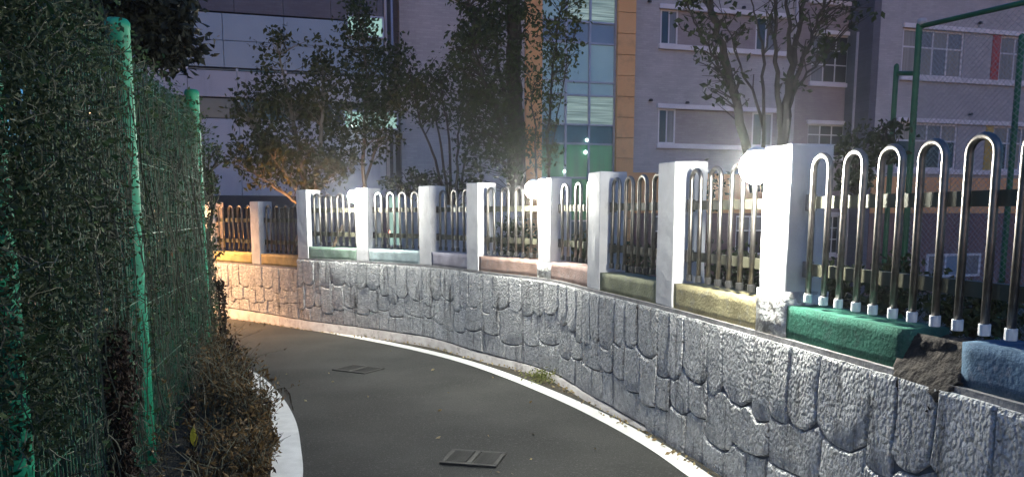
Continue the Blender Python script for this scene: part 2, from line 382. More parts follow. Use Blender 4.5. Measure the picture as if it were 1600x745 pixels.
LEDGE = [(-0.35, 0.5), (-0.9, 2.6), (-1.27, 4.29), (-1.43, 4.82), (-1.71, 5.64), (-2.17, 6.66), (-2.72, 7.62), (-3.25, 8.25), (-4.2, 8.95), (-5.6, 9.6), (-7.5, 10.1), (-10, 10.4), (-14, 10.5)]
LP = Path([(0.6, -6.0), (0.1, -2.0)] + LEDGE)
REDGE = [(2.2, -1.5), (1.72, 1.3), (1.1, 4.2), (0.90, 5.03), (0.36, 6.45), (-0.64, 8.3), (-2.05, 9.98), (-4.16, 11.95), (-5.6, 12.95), (-7.6, 13.6), (-10, 14.0), (-14, 14.2)]
RP = Path([(2.9, -6.0)] + REDGE)
a = [RP.pt(q, -0.16, 0) for q in np.linspace(0, RP.s[-1], 120)]
b = [LP.pt(q, 0.06, 0) for q in np.linspace(0, LP.s[-1], 120)]
mb = MB(); vs = []
for p, q in zip(a, b):
    for t in (0, 0.5, 1):
        r = p.lerp(q, t); vs.append((r.x, r.y, road_z(r.y)))
mb.add(vs, [f for i in range(119) for f in ((3*i, 3*i+3, 3*i+4, 3*i+1), (3*i+1, 3*i+4, 3*i+5, 3*i+2))])
tag(mb.build('road', M['asphalt']), kind='structure')
zl = lambda x, y: road_z(y) + 0.004
strip(RP, 0.2, RP.s[-1]-0.1, -0.125, 0.015, zl, 'edge_line_right', M['line'])
strip(LP, 0.2, LP.s[-1]-0.1, -0.01, 0.18, zl, 'edge_line_left', M['line'])
# yard behind the wall: falls away to the school
mb = MB(); offs = [(-0.27, 0.80), (-0.8, 0.78), (-1.6, 0.6), (-3.2, 0.0), (-6, -0.9), (-12, -1.5), (-45, -1.6)]
qs = np.linspace(0.5, WP.s[-1]-0.5, 120); vs = []
for q in qs:
    for o, z in offs:
        p = WP.pt(q, o, 0); z2 = z + 0.05 * mnoise.noise(Vector((p.x, p.y, 3))); vs.append((p.x, p.y, z2))
k = len(offs)
mb.add(vs, [(i*k+j, i*k+j+1, (i+1)*k+j+1, (i+1)*k+j) for i in range(119) for j in range(k-1)])
tag(mb.build('yard_ground', M['earth'], smooth=True), kind='structure')

# ------------------------------------------------------------------ retaining wall with cast stones
wall = empty('retaining_wall', (WP.pt(SP[4], 0, 0)))
wall_off = wall.location.copy()
tag(wall, 'long curving grey retaining wall of cast stones along the right of the road', 'wall')
def wbuild(mb, name, m, smooth=False):
    o = mb.build(name, m, wall, smooth)
    if name == 'stone': o.data.set_sharp_from_angle(angle=math.radians(16))
    o.matrix_parent_inverse = wall.matrix_world.inverted(); o.location = -wall_off * 0; return o
bpy.context.view_layer.update()
def curved_box(mb, s0, s1, o0, o1, z0, z1, step=0.12, jit=0.0, seed=0, nz=1, no=1):
    n = max(1, int(round((s1-s0)/step)))
    secs = []
    for i in range(n+1):
        q = s0 + (s1-s0)*i/n
        ring = []
        for o, z in ([(o1, z0 + (z1-z0)*k/nz) for k in range(nz+1)] + [(o1 + (o0-o1)*k/no, z1) for k in range(1, no+1)] + [(o0, z0)]):
            zz = z(q) if callable(z) else z
            p = WP.pt(q, o, zz)
            if jit:
                d = Vector((p.x*9+seed, p.y*9, p.z*9)); e = Vector((p.x*30+seed, p.y*30, p.z*30))
                p = p + (mnoise.noise_vector(d) + 0.5*mnoise.noise_vector(e)) * jit
            ring.append(p)
        secs.append(ring)
    k = len(secs[0]); vs = [p for r in secs for p in r]; fs = []
    for i in range(n):
        for j in range(k):
            a = i*k+j; b = i*k+(j+1) % k
            fs.append((a, a+k, b+k, b))
    fs.append(tuple(range(k))); fs.append(tuple(n*k + j for j in range(k))[::-1])
    mb.add(vs, fs)
S0W, S1W = S_NEAR[1] - 1.2, S_FAR[-1] + 2.2
mb = MB(); curved_box(mb, S0W, S8 + 0.245, -0.25, 0.012, -0.6, 0.905, 0.15); wbuild(mb, 'backing', M['mortar'])
mb = MB(); curved_box(mb, S8 + 0.247, S1W, -0.25, 0.012, -0.6, 0.75, 0.15); wbuild(mb, 'backing', M['mortar'])
mb = MB(); curved_box(mb, SP[1] + 0.3, S1W, -0.05, 0.075, -0.6, -0.035, 0.15, jit=0.008); wbuild(mb, 'plinth', M['plinth'], True)

def make_stone(s0, s1, topf, botf, seed):
    r = random.Random(seed)
    nx, nz = 6, 5
    g = 0.0036; gb = r.uniform(0.006, 0.014); depth = 0.020 + r.uniform(-0.006, 0.007); tilt = r.uniform(-0.006, 0.006)
    sx = [0, 0.045, 0.32, 0.55, 0.78, 0.955, 1]; tz = [0, 0.04, 0.35, 0.62, 0.96, 1]
    def pt(a, b, off, inset):
        q = s0 + g + (s1-s0-2*g) * a
        zt = topf(q) - g; zb = botf(q) + gb
        z = zb + (zt-zb) * b
        j = Vector((q*7, z*7, seed * 0.37))
        q += 0.028*mnoise.noise(Vector((q*2.6, z*3.4, 7.7)))
        return WP.pt(q + 0.004*mnoise.noise(j*1.7), off, z + 0.004*mnoise.noise(j*1.9 + Vector((5, 0, 0))))
    vs = []
    for i, a in enumerate(sx):
        for j, b in enumerate(tz):
            edge = i in (0, nx) or j in (0, nz)
            q = s0 + (s1-s0)*a; zt = topf(q); zb = botf(q); z = zb + (zt-zb)*b
            nn = mnoise.noise(Vector((q*16, z*14, seed*0.11))) + 0.5*mnoise.noise(Vector((q*38, z*34, seed*0.3)))
            off = 0.012 + (depth*0.72 if edge else depth + tilt*(a-.5) + 0.006*nn)
            vs.append(pt(a, b, off, 0))
    K = nz + 1
    fs = [(i*K+j, i*K+j+1, (i+1)*K+j+1, (i+1)*K+j) for i in range(nx) for j in range(nz)]
    # skirt back to the mortar
    rim = [(i, 0) for i in range(nx+1)] + [(nx, j) for j in range(1, nz+1)] + [(i, nz) for i in range(nx-1, -1, -1)] + [(0, j) for j in range(nz-1, 0, -1)]
    base = len(vs)
    for i, j in rim: vs.append(pt(sx[i], tz[j], 0.0, 0))
    m_ = len(rim)
    for k_ in range(m_):
        i, j = rim[k_]; i2, j2 = rim[(k_+1) % m_]
        fs.append((i*K+j, i2*K+j2, base+(k_+1) % m_, base+k_))
    mb = MB(); mb.add(vs, [f[::-1] for f in fs])
    return mb
def u_curve(s0, s1, z, dip):
    rr_ = random.Random(int(s0*1000)); sk = rr_.uniform(.7, 1.45); ex = rr_.uniform(2.6, 4.5); tl = rr_.uniform(-.035, .035)
    def f(q):
        t = min(1, max(0, (q-s0)/(s1-s0)))**sk; return z + dip * abs(2*t-1)**ex + tl*(t-.5)
    return f
def piecewise(cols_):
    def f(q):
        for a, b, g in cols_:
            if q <= b: return g(q)
        return cols_[-1][2](q)
    return f
q = S_NEAR[0] - 0.9; seed = 1; nst = 0
while q < S_FAR[1] + 0.6:
    r = random.Random(seed * 17 + 3)
    W = r.uniform(0.62, 0.78)
    if q < S8 + 0.24 < q + W: W = S8 + 0.247 - q
    if W < 0.2: q += W; continue
    topz = top_z(q + W/2) - 0.028
    foot = -0.03
    H = topz - foot
    top = lambda x, tz=topz: tz
    # tier 1: two rounded stones hanging side by side and a plain strip
    wa, wb = r.uniform(.40, .48), r.uniform(.27, .34)
    z1 = topz - H * r.uniform(.38, .50)
    e = [q, q + W*wa, q + W*(wa+wb), q + W]
    if r.random() < .35: e = [q, q + W*(1-wa-wb), q + W*(1-wb), q + W]
    c1 = []
    for k in range(3):
        plain = (e[k+1]-e[k]) == min(e[j+1]-e[j] for j in range(3))
        zz = z1 - r.uniform(-.03, .03) * H - (H*r.uniform(.04, .12) if plain else 0)
        c1.append((e[k], e[k+1], u_curve(e[k], e[k+1], zz, H * (.02 if plain else r.uniform(.07, .11)))))
    B1 = piecewise(c1)
    for a_, b_, g_ in c1: 
        wbuild(make_stone(a_, b_, top, g_, seed), 'stone', M['stone'], True); seed += 1; nst += 1
    # tier 2: narrower, stepping down to one side
    n2 = r.choice((2, 3, 3)); ws = [r.uniform(.7, 1.35) for _ in range(n2)]; sm = sum(ws)
    c2 = []; x = q; sgn = r.choice((1, 1, -1)); base2 = topz - H * r.uniform(.72, .80)
    for k in range(n2):
        x2 = x + W*ws[k]/sm if k < n2-1 else q + W
        zz = base2 - sgn * H * .05 * (k - (n2-1)/2) + r.uniform(-.02, .02)*H
        c2.append((x, x2, u_curve(x, x2, zz, H*r.uniform(.015, .06)))); x = x2
    B2 = piecewise(c2)
    for a_, b_, g_ in c2:
        wbuild(make_stone(a_, b_, B1, g_, seed), 'stone', M['stone'], True); seed += 1; nst += 1
    n3 = r.choice((2, 3, 3)); ws = [r.uniform(.75, 1.3) for _ in range(n3)]; sm = sum(ws); x = q
    for k in range(n3):
        x2 = x + W*ws[k]/sm if k < n3-1 else q + W
        wbuild(make_stone(x, x2, B2, lambda z_: foot - (0.12 if z_ < SP[1]+.3 else 0), seed), 'stone', M['stone'], True); seed += 1; nst += 1; x = x2
    q += W; seed += 1

# painted copings between pillars
def paint(name, c, chip=(0.30, 0.28, 0.26), dark=0.62):
    g_ = sum(c)/3; c = tuple(x*.80 + g_*.20 for x in c)
    return mat(name, c, tuple(x*dark for x in c), scale=7, rough=0.85, bump=0.45, bscale=60, bdist=0.012, c3=chip, s3=13, con3=(0.55, 0.62), spec=0.1)
COP = [('green', (0.03, 0.17, 0.115), (0.045, 0.115, 0.09)), ('yellow', (0.42, 0.36, 0.17), (0.3, 0.28, 0.2)), ('olive', (0.30, 0.31, 0.17), (0.25, 0.25, 0.2)),
       ('salmon', (0.42, 0.27, 0.23), (0.32, 0.26, 0.24)), ('salmon', (0.45, 0.28, 0.22), (0.32, 0.26, 0.24)), ('lavender', (0.40, 0.37, 0.46), (0.3, 0.29, 0.33)),
       ('pale_blue', (0.38, 0.50, 0.52), (0.33, 0.38, 0.39)), ('sea_green', (0.22, 0.34, 0.26), (0.25, 0.3, 0.27)), ('ochre', (0.50, 0.36, 0.13), (0.35, 0.28, 0.2)),
       ('yellow', (0.52, 0.42, 0.13), (0.36, 0.3, 0.2)), ('red', (0.45, 0.12, 0.06), (0.3, 0.2, 0.17)), ('yellow', (0.5, 0.4, 0.13), (0.35, 0.3, 0.2)), ('green', (0.1, 0.3, 0.2), (0.2, 0.3, 0.25))]
allp = [S_NEAR[1], S_NEAR[0]] + SP + S_FAR
def cop(s0, s1, ci, name='coping', hz=0.165, seed=0, o1=-0.012):
    c = COP[ci]
    mb = MB(); tz = top_z((s0+s1)/2)
    curved_box(mb, s0, s1, -0.235, o1, tz - 0.006, tz + hz, 0.045, jit=0.0045, seed=seed, nz=4, no=4)
    o = wbuild(mb, name, paint('coping_' + c[0], c[1], c[2]), True)
    o['label'] = c[0].replace('_', ' ') + ' painted coping block between two pillars'
    return o
sB0 = WP.near(1.58, 3.03); sB1 = WP.near(1.66, 2.72)     # the broken stretch
cop(sB0 + 0.0, SP[0] - 0.003, 0, seed=3)
o = cop(S_NEAR[0] + PW + 0.003, sB1, 0, seed=5)
o.data.materials[0] = paint('coping_blue', (0.09, 0.18, 0.29), (0.15, 0.19, 0.25)); o['label'] = 'blue painted coping block right of the broken stretch'
bm_ = mat('broken_concrete', (0.026, 0.022, 0.020), (0.055, 0.045, 0.038), scale=16, rough=0.95, bump=0.8, bscale=30, bdist=0.025, c3=(0.025, 0.021, 0.018), s3=7)
def ragged(s0, s1, z0, z1, width, offf, name, label, seed, step=0.012):
    """a lumpy eroded patch on the wall face; width(t) gives its half width at height t (0 bottom, 1 top)"""
    mb = MB(); n = int((s1-s0)/step); m_ = int((z1-z0)/step); idx = {}; vs = []; fs = []
    sc_ = (s0+s1)/2
    def inside(i, j):
        q = s0 + (s1-s0)*i/n; t = j/m_
        return abs(q - sc_) < (s1-s0)/2 * width(t) * (1 + .12*mnoise.noise(Vector((q*14, t*5, seed))))
    def vid(i, j):
        if (i, j) not in idx:
            q = s0 + (s1-s0)*i/n; z = z0 + (z1-z0)*j/m_
            w = mnoise.noise(Vector((q*22, z*22, seed))) + .6*mnoise.noise(Vector((q*55, z*55, seed)))
            idx[(i, j)] = len(vs); vs.append(WP.pt(q, offf(z) + .0035*w, z))
        return idx[(i, j)]
    for i in range(n):
        for j in range(m_):
            if inside(i+.5, j+.5): fs.append((vid(i, j), vid(i, j+1), vid(i+1, j+1), vid(i+1, j)))
    mb.add(vs, fs); o = wbuild(mb, name, bm_, True); o['label'] = label
    so = o.modifiers.new('thickness', 'SOLIDIFY'); so.thickness = 0.03; so.offset = -1
    return o
mb = MB(); curved_box(mb, sB1 - 0.06, sB0 + 0.06, -0.235, -0.055, 0.89, 1.045, 0.014, jit=0.03, seed=11, nz=10, no=8)
o = wbuild(mb, 'broken_concrete', bm_, True); o['label'] = 'dark crumbling concrete where the coping has broken away'
ragged(sB1 - 0.10, sB0 + 0.13, 0.68, 1.06, lambda t: .10 + .80*min(1, t*1.3)**1.5 if t < .60 else .70 - .5*(t-.60), lambda z: 0.032 if z < .87 else 0.032 - .55*(z-.87), 'eroded_concrete', 'dark ragged eroded concrete spilling over the wall top', 2.0)
for i in range(1, len(SP)):
    cop(SP[i-1] + PW + 0.003, SP[i] - 0.003, i, seed=i*3, hz=0.165 if i != 2 else 0.15)
for i, sf in enumerate(S_FAR):
    s0 = (SP + S_FAR)[len(SP) - 1 + i]
    cop(s0 + PW + 0.003, sf - 0.003, 10 + i, seed=40+i)

# ------------------------------------------------------------------ pillars, lamps, hoop panels
COLNAME = {0: 'nearest lamp pillar, blazing white, chipped at its foot, beside the green coping', 1: 'plain white pillar between the yellow and the olive coping',
           2: 'plain white pillar between the olive and the salmon coping', 3: 'middle lamp pillar standing between two salmon copings', 4: 'plain white pillar between the lavender and the salmon coping',
           5: 'plain white pillar between the pale blue and the lavender coping', 6: 'farthest lamp pillar, between the sea green and pale blue copings', 7: 'tall white pillar at the step in the wall, tinted pink',
           8: 'low pillar in orange light between the yellow and ochre copings', 9: 'low orange lit pillar beside the vine covered fence'}
def pillar(i, sq, label):
    z0 = top_z(sq + 0.3) - 0.01 if i == 7 else top_z(sq) - 0.004
    z1 = top_z(sq) + (1.0 if i != 7 else 1.0)
    base = WP.pt(sq + PW/2, -PW/2, z0)
    r = empty('concrete_pillar', base)
    tag(r, label, 'pillar', 'white concrete pillars on the wall')
    p, d, n = WP.frame(sq)
    def box(mb, za, zb, ex, seed, jit):
        # subdivided shaft, slightly uneven; local coordinates
        nz = max(2, int((zb-za)/0.06)); ring0 = []
        cs = [(-ex, ex), (PW*0.33, ex), (PW*0.66, ex), (PW+ex, ex), (PW+ex, -PW*0.5), (PW+ex, -PW-ex), (PW*0.5, -PW-ex), (-ex, -PW-ex), (-ex, -PW*0.66), (-ex, -PW*0.33)]
        vs = []
        for k in range(nz+1):
            z = za + (zb-za)*k/nz
            for a_, o_ in cs:
                w = p + d*a_ + n*o_; w.z = z
                w = w + mnoise.noise_vector(Vector((w.x*12+seed, w.y*12, w.z*9)))*jit
                vs.append(w - base)
        m_ = len(cs); fs = [(k*m_+j, k*m_+(j+1) % m_, (k+1)*m_+(j+1) % m_, (k+1)*m_+j) for k in range(nz) for j in range(m_)]
        fs.append(tuple(range(m_))[::-1]); fs.append(tuple(nz*m_+j for j in range(m_)))
        mb.add(vs, fs)
    mb = MB(); box(mb, z0, z1, 0.0, i*5.1, 0.005); mb.build('shaft', M['pillar'], r, False, bevel=0.008)
    if i in (0, 3):
        mb = MB(); box(mb, z0, z0 + (0.24 if i == 0 else 0.16), 0.006, i*3+2, 0.006)
        q = mb.build('flaked_foot', M['pillar_flaked'], r, True); q['label'] = 'foot of the pillar with flaking paint'
    return r
for i, sq in enumerate(SP): pillar(i, sq, COLNAME[i])
for i, sq in enumerate(S_FAR): pillar(20+i, sq, ['first', 'second', 'third'][i] + ' orange lit pillar showing through the vine covered fence')
pillar(30, S_NEAR[0], 'pillar just beyond the right edge past the blue coping')

def lamp(sq, label):
    p, d, n = WP.frame(sq + PW/2)
    base = p + n*0.004; base.z = top_z(sq) + 0.93
    r = empty('pillar_lamp', base, math.atan2(-n.x, n.y))      # local +Y points to the road
    tag(r, label, 'lamp', 'white lamps on the pillars')
    mb = MB(); mb.box(-0.045, 0.045, 0.0, 0.018, -0.06, 0.05); mb.build('wall_plate', M['hood'], r, bevel=0.004)
    mb = MB(); mb.tube([(0, 0.018, 0.02), (0, 0.07, 0.035), (0, 0.12, 0.03)], 0.014, 8); mb.build('arm', M['hood'], r, True)
    mb = MB(); mb.lathe([(0.012, 0.050), (0.03, 0.046), (0.050, 0.034), (0.056, 0.014), (0.048, 0.014), (0.02, 0.03)], (0, 0.118, 0.010), 20); mb.build('shade', M['hood'], r, True)
    mb = MB(); prof = [(0.086*math.sin(math.pi*k/12), -0.055 + 0.086*math.cos(math.pi*k/12)) for k in range(1, 12)]
    mb.lathe(prof[::-1], (0, 0.118, 0.010), 24); mb.build('lens', M['lens'], r, True)
    return r
lamp(SP[0], 'brightest glaring white lamp on the nearest pillar')
lamp(SP[3], 'glaring white lamp on the middle pillar between salmon copings')
lamp(SP[6], 'small glaring white lamp on the far pillar before the bushy tree')

def hoop_mesh(w, h, rr, name):
    mb = MB(); R = w/2
    pts = [(-R, 0, 0), (-R, 0, h*0.5), (-R, 0, h-R)] + [(-R*math.cos(math.pi*k/10), 0, h-R+R*math.sin(math.pi*k/10)) for k in range(1, 10)] + [(R, 0, h-R), (R, 0, h*0.5), (R, 0, 0)]
    mb.tube(pts, rr, 10); me = bpy.data.meshes.new(name); me.from_pydata(mb.v, [], mb.f); me.update()
    me.polygons.foreach_set('use_smooth', [True]*len(me.polygons)); me.materials.append(M['steel']); return me
HOOP = hoop_mesh(0.125, 0.735, 0.0152, 'hoop')
def cap_mesh(m):
    mb = MB(); mb.lathe([(0.0205, -0.006), (0.0215, -0.002), (0.0215, 0.036), (0.020, 0.038)], (0, 0, 0), 12)
    me = bpy.data.meshes.new('end_cap'); me.from_pydata(mb.v, [], mb.f); me.update(); me.materials.append(m); return me
CAPW, CAPB = cap_mesh(M['white_cap']), cap_mesh(M['black_cap'])
def panel(s0, s1, tz, label, white, off=-0.10, extra=0):
    mid = WP.pt((s0+s1)/2, off, tz); r = empty('railing_panel', mid)
    tag(r, label, 'railing', 'hooped steel railing panels')
    for z in (0.355, 0.70):
        mb = MB(); n = 8
        for k in range(n):
            a_ = s0 + 0.002 + (s1-s0-0.004)*k/n; b_ = s0 + 0.002 + (s1-s0-0.004)*(k+1)/n
            c = [(off-0.034, z-0.030), (off-0.004, z-0.030), (off-0.004, z+0.030), (off-0.034, z+0.030)]
            vs = [WP.pt(a_, o_, tz+zz)-mid for o_, zz in c] + [WP.pt(b_, o_, tz+zz)-mid for o_, zz in c]
            fs = [(0, 4, 5, 1), (1, 5, 6, 2), (2, 6, 7, 3), (3, 7, 4, 0)]
            if k == 0: fs.append((0, 1, 2, 3))
            if k == n-1: fs.append((7, 6, 5, 4))
            mb.add(vs, fs)
        mb.build('rail', M['rail'], r)
        for e, sg in ((s0, 1), (s1, -1)):
            mb = MB(); a_ = e + sg*0.002; b_ = e + sg*0.035
            c = [(off-0.042, z-0.042), (off+0.006, z-0.042), (off+0.006, z+0.042), (off-0.042, z+0.042)]
            mb.hexa([WP.pt(q_, o_, tz+zz)-mid for zz in (z-0.042, z+0.042) for q_, o_ in ((a_, off-0.042), (b_, off-0.042), (b_, off+0.008), (a_, off+0.008))])
            mb.build('bracket', M['bracket_pale'] if white else M['bracket'], r, bevel=0.004)
    L = s1 - s0; n = max(2, int((L - 0.03) / 0.238)); pitch = 0.238 if white else (L - 0.04) / n
    for k in range(n):
        q_ = s1 - 0.02 - pitch*(k+0.5)
        p = WP.pt(q_, off + 0.018, tz + 0.195); _, d, nn = WP.frame(q_)
        h = bpy.data.objects.new('hoop', HOOP); col.objects.link(h); h.parent = r
        h.location = p - mid; h.rotation_euler = (rnd.uniform(-.008, .008), rnd.uniform(-.006, .006), math.atan2(d.y, d.x))
        for sx in (-1, 1):
            c = bpy.data.objects.new('end_cap', CAPW if white else CAPB); col.objects.link(c); c.parent = h; c.location = (sx*0.0625, 0, 0)
    return r
PLAB = ['hooped railing with white end caps above the green and blue coping', 'hooped railing above the yellow coping beside the nearest lamp', 'hooped railing above the olive coping', 'hooped railing above the pink salmon coping right of the middle lamp',
        'hooped railing above the salmon coping left of the middle lamp', 'hooped railing above the lavender coping', 'hooped railing above the pale blue coping', 'hooped railing above the sea green coping left of the far lamp', 'hooped railing above the ochre coping',
        'low hooped railing above the yellow coping near the vines']
sl = [S_NEAR[0]] + SP
for i in range(len(SP)):
    panel(sl[i] + PW, sl[i+1], top_z((sl[i]+sl[i+1])/2 + .1) , PLAB[i], i == 0)
sf = [SP[-1]] + S_FAR
for i in range(3): panel(sf[i] + PW, sf[i+1], 0.755, 'railing hidden beyond the vines, ' + ['nearest of three', 'middle of three', 'farthest of three'][i], False)

# ------------------------------------------------------------------ gutter debris and drains
def scatter_quads(P, size, aspect, R, tilt=None, curl=0.0):
    """P (n,3) centres -> diamond leaf quads with random orientation"""
    n = len(P); rs = np.random.RandomState(R)
    a = rs.normal(size=(n, 3)); a /= np.linalg.norm(a, axis=1)[:, None]
    if tilt is not None: a = a*(1-tilt[3]) + np.array(tilt[:3])*tilt[3]; a /= np.linalg.norm(a, axis=1)[:, None]
    b = np.cross(a, rs.normal(size=(n, 3))); b /= np.linalg.norm(b, axis=1)[:, None]
    sz = size * rs.uniform(.6, 1.3, (n, 1))
    c = np.cross(a, b)
    V = np.stack([P - a*sz*.5, P + b*sz*aspect*.5 - a*sz*.05 + c*sz*.08, P + a*sz*.5, P - b*sz*aspect*.5 - a*sz*.05 + c*sz*.08], 1).reshape(-1, 3)
    F = np.arange(4*n).reshape(-1, 4)
    return V, F
pts = []
rs = np.random.RandomState(5)
for k in range(420):
    q = rs.uniform(S_NEAR[0]-.5, S_FAR[0]); o = 0.085 + abs(rs.normal(0, .05)); o = min(o, .20)
    p = WP.pt(q, o, 0); pts.append((p.x, p.y, road_z(p.y) + 0.012))
for k in range(46):
    a_ = LP.pt(rs.uniform(4, 16), -.1, 0); b_ = RP.pt(rs.uniform(4, 16), .05, 0); p = a_.lerp(b_, rs.uniform(0, 1)); pts.append((p.x, p.y, road_z(p.y) + .008))
V, F = scatter_quads(np.array(pts), 0.035, 0.6, 3, tilt=None)
V[:, 2] = np.maximum(V[:, 2], np.array([road_z(y) + 0.002 for y in V[:, 1]]))
tag(np_mesh('leaf_litter', V, F, M['fallen']), 'small dry leaves scattered along the foot of the stone wall', 'leaves', kind='stuff')

def grate(loc, rz, label, n=11, w=0.42, l=0.36, worn=False):
    IR = M['iron_worn'] if worn else M['iron']
    r = empty('drain_grate', loc, rz); r.rotation_euler = (-0.022, 0, rz); tag(r, label, 'drain grate', 'drain grates in the road')
    mb = MB(); mb.box(-w/2+.01, w/2-.01, -l/2+.01, l/2-.01, 0.002, 0.006); mb.build('pit_shade', M['pit_shade'], r)  # flat dark plate painted as the shaded depth under the bars
    mb = MB(); t = 0.026; h = 0.016
    mb.box(-w/2, w/2, -l/2, -l/2+t, .001, h); mb.box(-w/2, w/2, l/2-t, l/2, .001, h); mb.box(-w/2, -w/2+t, -l/2+t+.001, l/2-t-.001, .001, h); mb.box(w/2-t, w/2, -l/2+t+.001, l/2-t-.001, .001, h)
    mb.box(-.016, .016, -l/2+t+.001, l/2-t-.001, .001, h+.001); mb.build('frame', IR, r, bevel=0.003)
    m0 = None
    for sd in (-1, 1):
        for k in range(n):
            y = -l/2+t + (l-2*t)*(k+.5)/n
            if m0 is None:
                mb = MB(); mb.box(-w/4+.022, w/4-.022, -.0058, .0058, .004, h-.001); b_ = mb.build('bar', IR, r); m0 = b_.data
            else:
                b_ = bpy.data.objects.new('bar', m0); col.objects.link(b_); b_.parent = r
            b_.location = (sd*(w/4+.003), y, 0)
    return r
g0 = onroad(740, 717); grate((g0.x, g0.y, road_z(g0.y)), math.radians(-12), 'rectangular iron drain grate in the near asphalt', w=.37, l=.30)
g1 = onroad(560, 577); grate((g1.x, g1.y, road_z(g1.y)-0.004), math.radians(-28), 'faint drain grate farther along the road', w=.44, l=.34, worn=True)

# ------------------------------------------------------------------ vine covered mesh fence on the left
FPTS = [(-0.75, -1.4), (-1.2, 0.45), (-1.75, 2.5), (-2.36, 4.6), (-3.16, 7.5), (-3.75, 8.5), (-4.9, 9.25), (-6.6, 9.8), (-9, 10.1)]
FP = Path(FPTS)
fsq = [FP.near(*q) for q in FPTS]
fence = empty('mesh_fence', (-2.36, 4.6, road_z(4.6)))
tag(fence, 'tall green wire mesh fence overgrown with vines along the left of the road', 'fence')
bpy.context.view_layer.update()
def fbuild(mb, name, m, smooth=False):
    o = mb.build(name, m, fence, smooth); o.matrix_parent_inverse = fence.matrix_world.inverted(); return o
for i, (x, y) in enumerate(FPTS[1:7]):
    z0 = road_z(y); h = 2.70 + (0.06 if i == 3 else 0)
    mb = MB(); rr = 0.066
    mb.lathe([(rr, z0-.3), (rr, z0+1.0), (rr, h-.05), (rr*1.05, h-.045), (rr*1.05, h-.012), (rr*.85, h+.006), (rr*.3, h+.014)], (x, y, 0), 20)
    p_ = fbuild(mb, 'post', M['green_paint'], True)
s_lo, s_hi = fsq[0]+.3, fsq[-1]-.4
for i in range(len(fsq)-1):
    a_, b_ = max(s_lo, fsq[i]), min(s_hi, fsq[i+1])
    mb = MB(); n = int((b_-a_)/0.05)
    for k in range(n):
        q = a_ + (b_-a_)*(k+.5)/n; p = FP.pt(q, -0.026, 0)
        z0 = road_z(p.y)
        mb.tube([(p.x, p.y, z0), (p.x+rnd.uniform(-.006, .006), p.y, 1.3), (p.x, p.y, 2.5)], 0.0035, 4, False)
    for z in (0.12, 0.55, 1.0, 1.45, 1.9, 2.4):
        mb.tube([FP.pt(a_ + (b_-a_)*k/6, -0.032, z + road_z(FP.pt(a_, 0, 0).y)) for k in range(7)], 0.0045, 5, False)
    w_ = fbuild(mb, 'wire_panel', M['green_wire'])
# vine mass: leaves, hanging stems, twigs
rs = np.random.RandomState(11)
L = s_hi - s_lo
qtab = np.linspace(s_lo, s_hi, 400)
ptab = np.array([[*(FP.frame(q)[0].xy), *(FP.frame(q)[2].xy)] for q in qtab])   # x, y, nx, ny ; normal points left of heading
def fence_pts(n, o_mean, o_sd, zpow=1.0, zmin=0.0, zmax=2.55, thin=True):
    q = rs.uniform(0, 1, n)**1.0 * (len(qtab)-1); i = q.astype(int).clip(0, len(qtab)-2)
    b = ptab[i]; off = rs.normal(o_mean, o_sd, n)
    z = zmin + (zmax-zmin) * rs.uniform(0, 1, n)**zpow
    x = b[:, 0] + b[:, 2]*off; y = b[:, 1] + b[:, 3]*off
    # uneven top and thinner places
    top = np.array([zmax + 0.10*mnoise.noise(Vector((x_*1.3, y_*1.3, 0))) + .05*mnoise.noise(Vector((x_*5, y_*5, 3))) for x_, y_ in zip(x, y)])
    keep = z < top
    if thin:
        dens = np.array([mnoise.noise(Vector((x_*2.2, y_*2.2, z_*1.4))) for x_, y_, z_ in zip(x, y, z)])
        keep &= rs.uniform(-.75, .45, n) < dens + .35
    if o_mean < .05:
        for px, py in FPTS[3:5]:
            d2 = np.hypot(x-px, y-py); keep &= ~((d2 < .16) & ((z > 2.0) | (rs.uniform(0, 1, n) < .55)))
    return np.stack([x, y, z - 0.022*(y-3.5)], 1)[keep]
def near_bulge(P):
    # towards the camera the growth bulges out over the top half of the fence
    k = np.clip((4.3 - P[:, 1]) / 1.6, 0, 1) * np.clip((P[:, 2] - 0.95) / 0.5, 0, 1)
    P = P.copy(); P[:, 0] += 0.10*k; return P
P = np.concatenate([fence_pts(52000, 0.12, 0.10), fence_pts(9000, 0.08, 0.10, zmin=2.2, zmax=2.66, thin=False)])
V, F = scatter_quads(near_bulge(P), 0.042, 0.55, 4)
tag(np_mesh('climbing_vine', V, F, M['vine']), 'dense tangle of climbing vine leaves covering the green mesh fence', 'vine', kind='stuff')
P = near_bulge(fence_pts(30000, -0.01, 0.055)); V, F = scatter_quads(P, 0.024, 0.42, 14)
P3 = fence_pts(42000, -0.07, 0.05, zmin=0.8, zmax=2.62, thin=False); P3 = P3[P3[:, 1] < 4.0 + .5*rs.normal(size=len(P3))]; V3, F3 = scatter_quads(near_bulge(P3), 0.028, .5, 15)
n4 = 9000; P4 = np.stack([-1.75 + .05 + rs.normal(0, .10, n4), 2.5 + rs.normal(0, .13, n4), rs.uniform(.72, 2.7, n4)**1.0], 1); V4, F4 = scatter_quads(P4, 0.028, .5, 16)
F3 = np.concatenate([F3, F4 + len(V3)]); V3 = np.concatenate([V3, V4])
tag(np_mesh('vine_growth', np.concatenate([V, V3]), np.concatenate([F, F3 + len(V)]), M['vine_dull']), 'dull small leaves and seed tufts growing through the wire on the road side', 'vine', kind='stuff')
mb = MB()
P = fence_pts(4200, 0.04, 0.08, thin=False, zmin=.4)
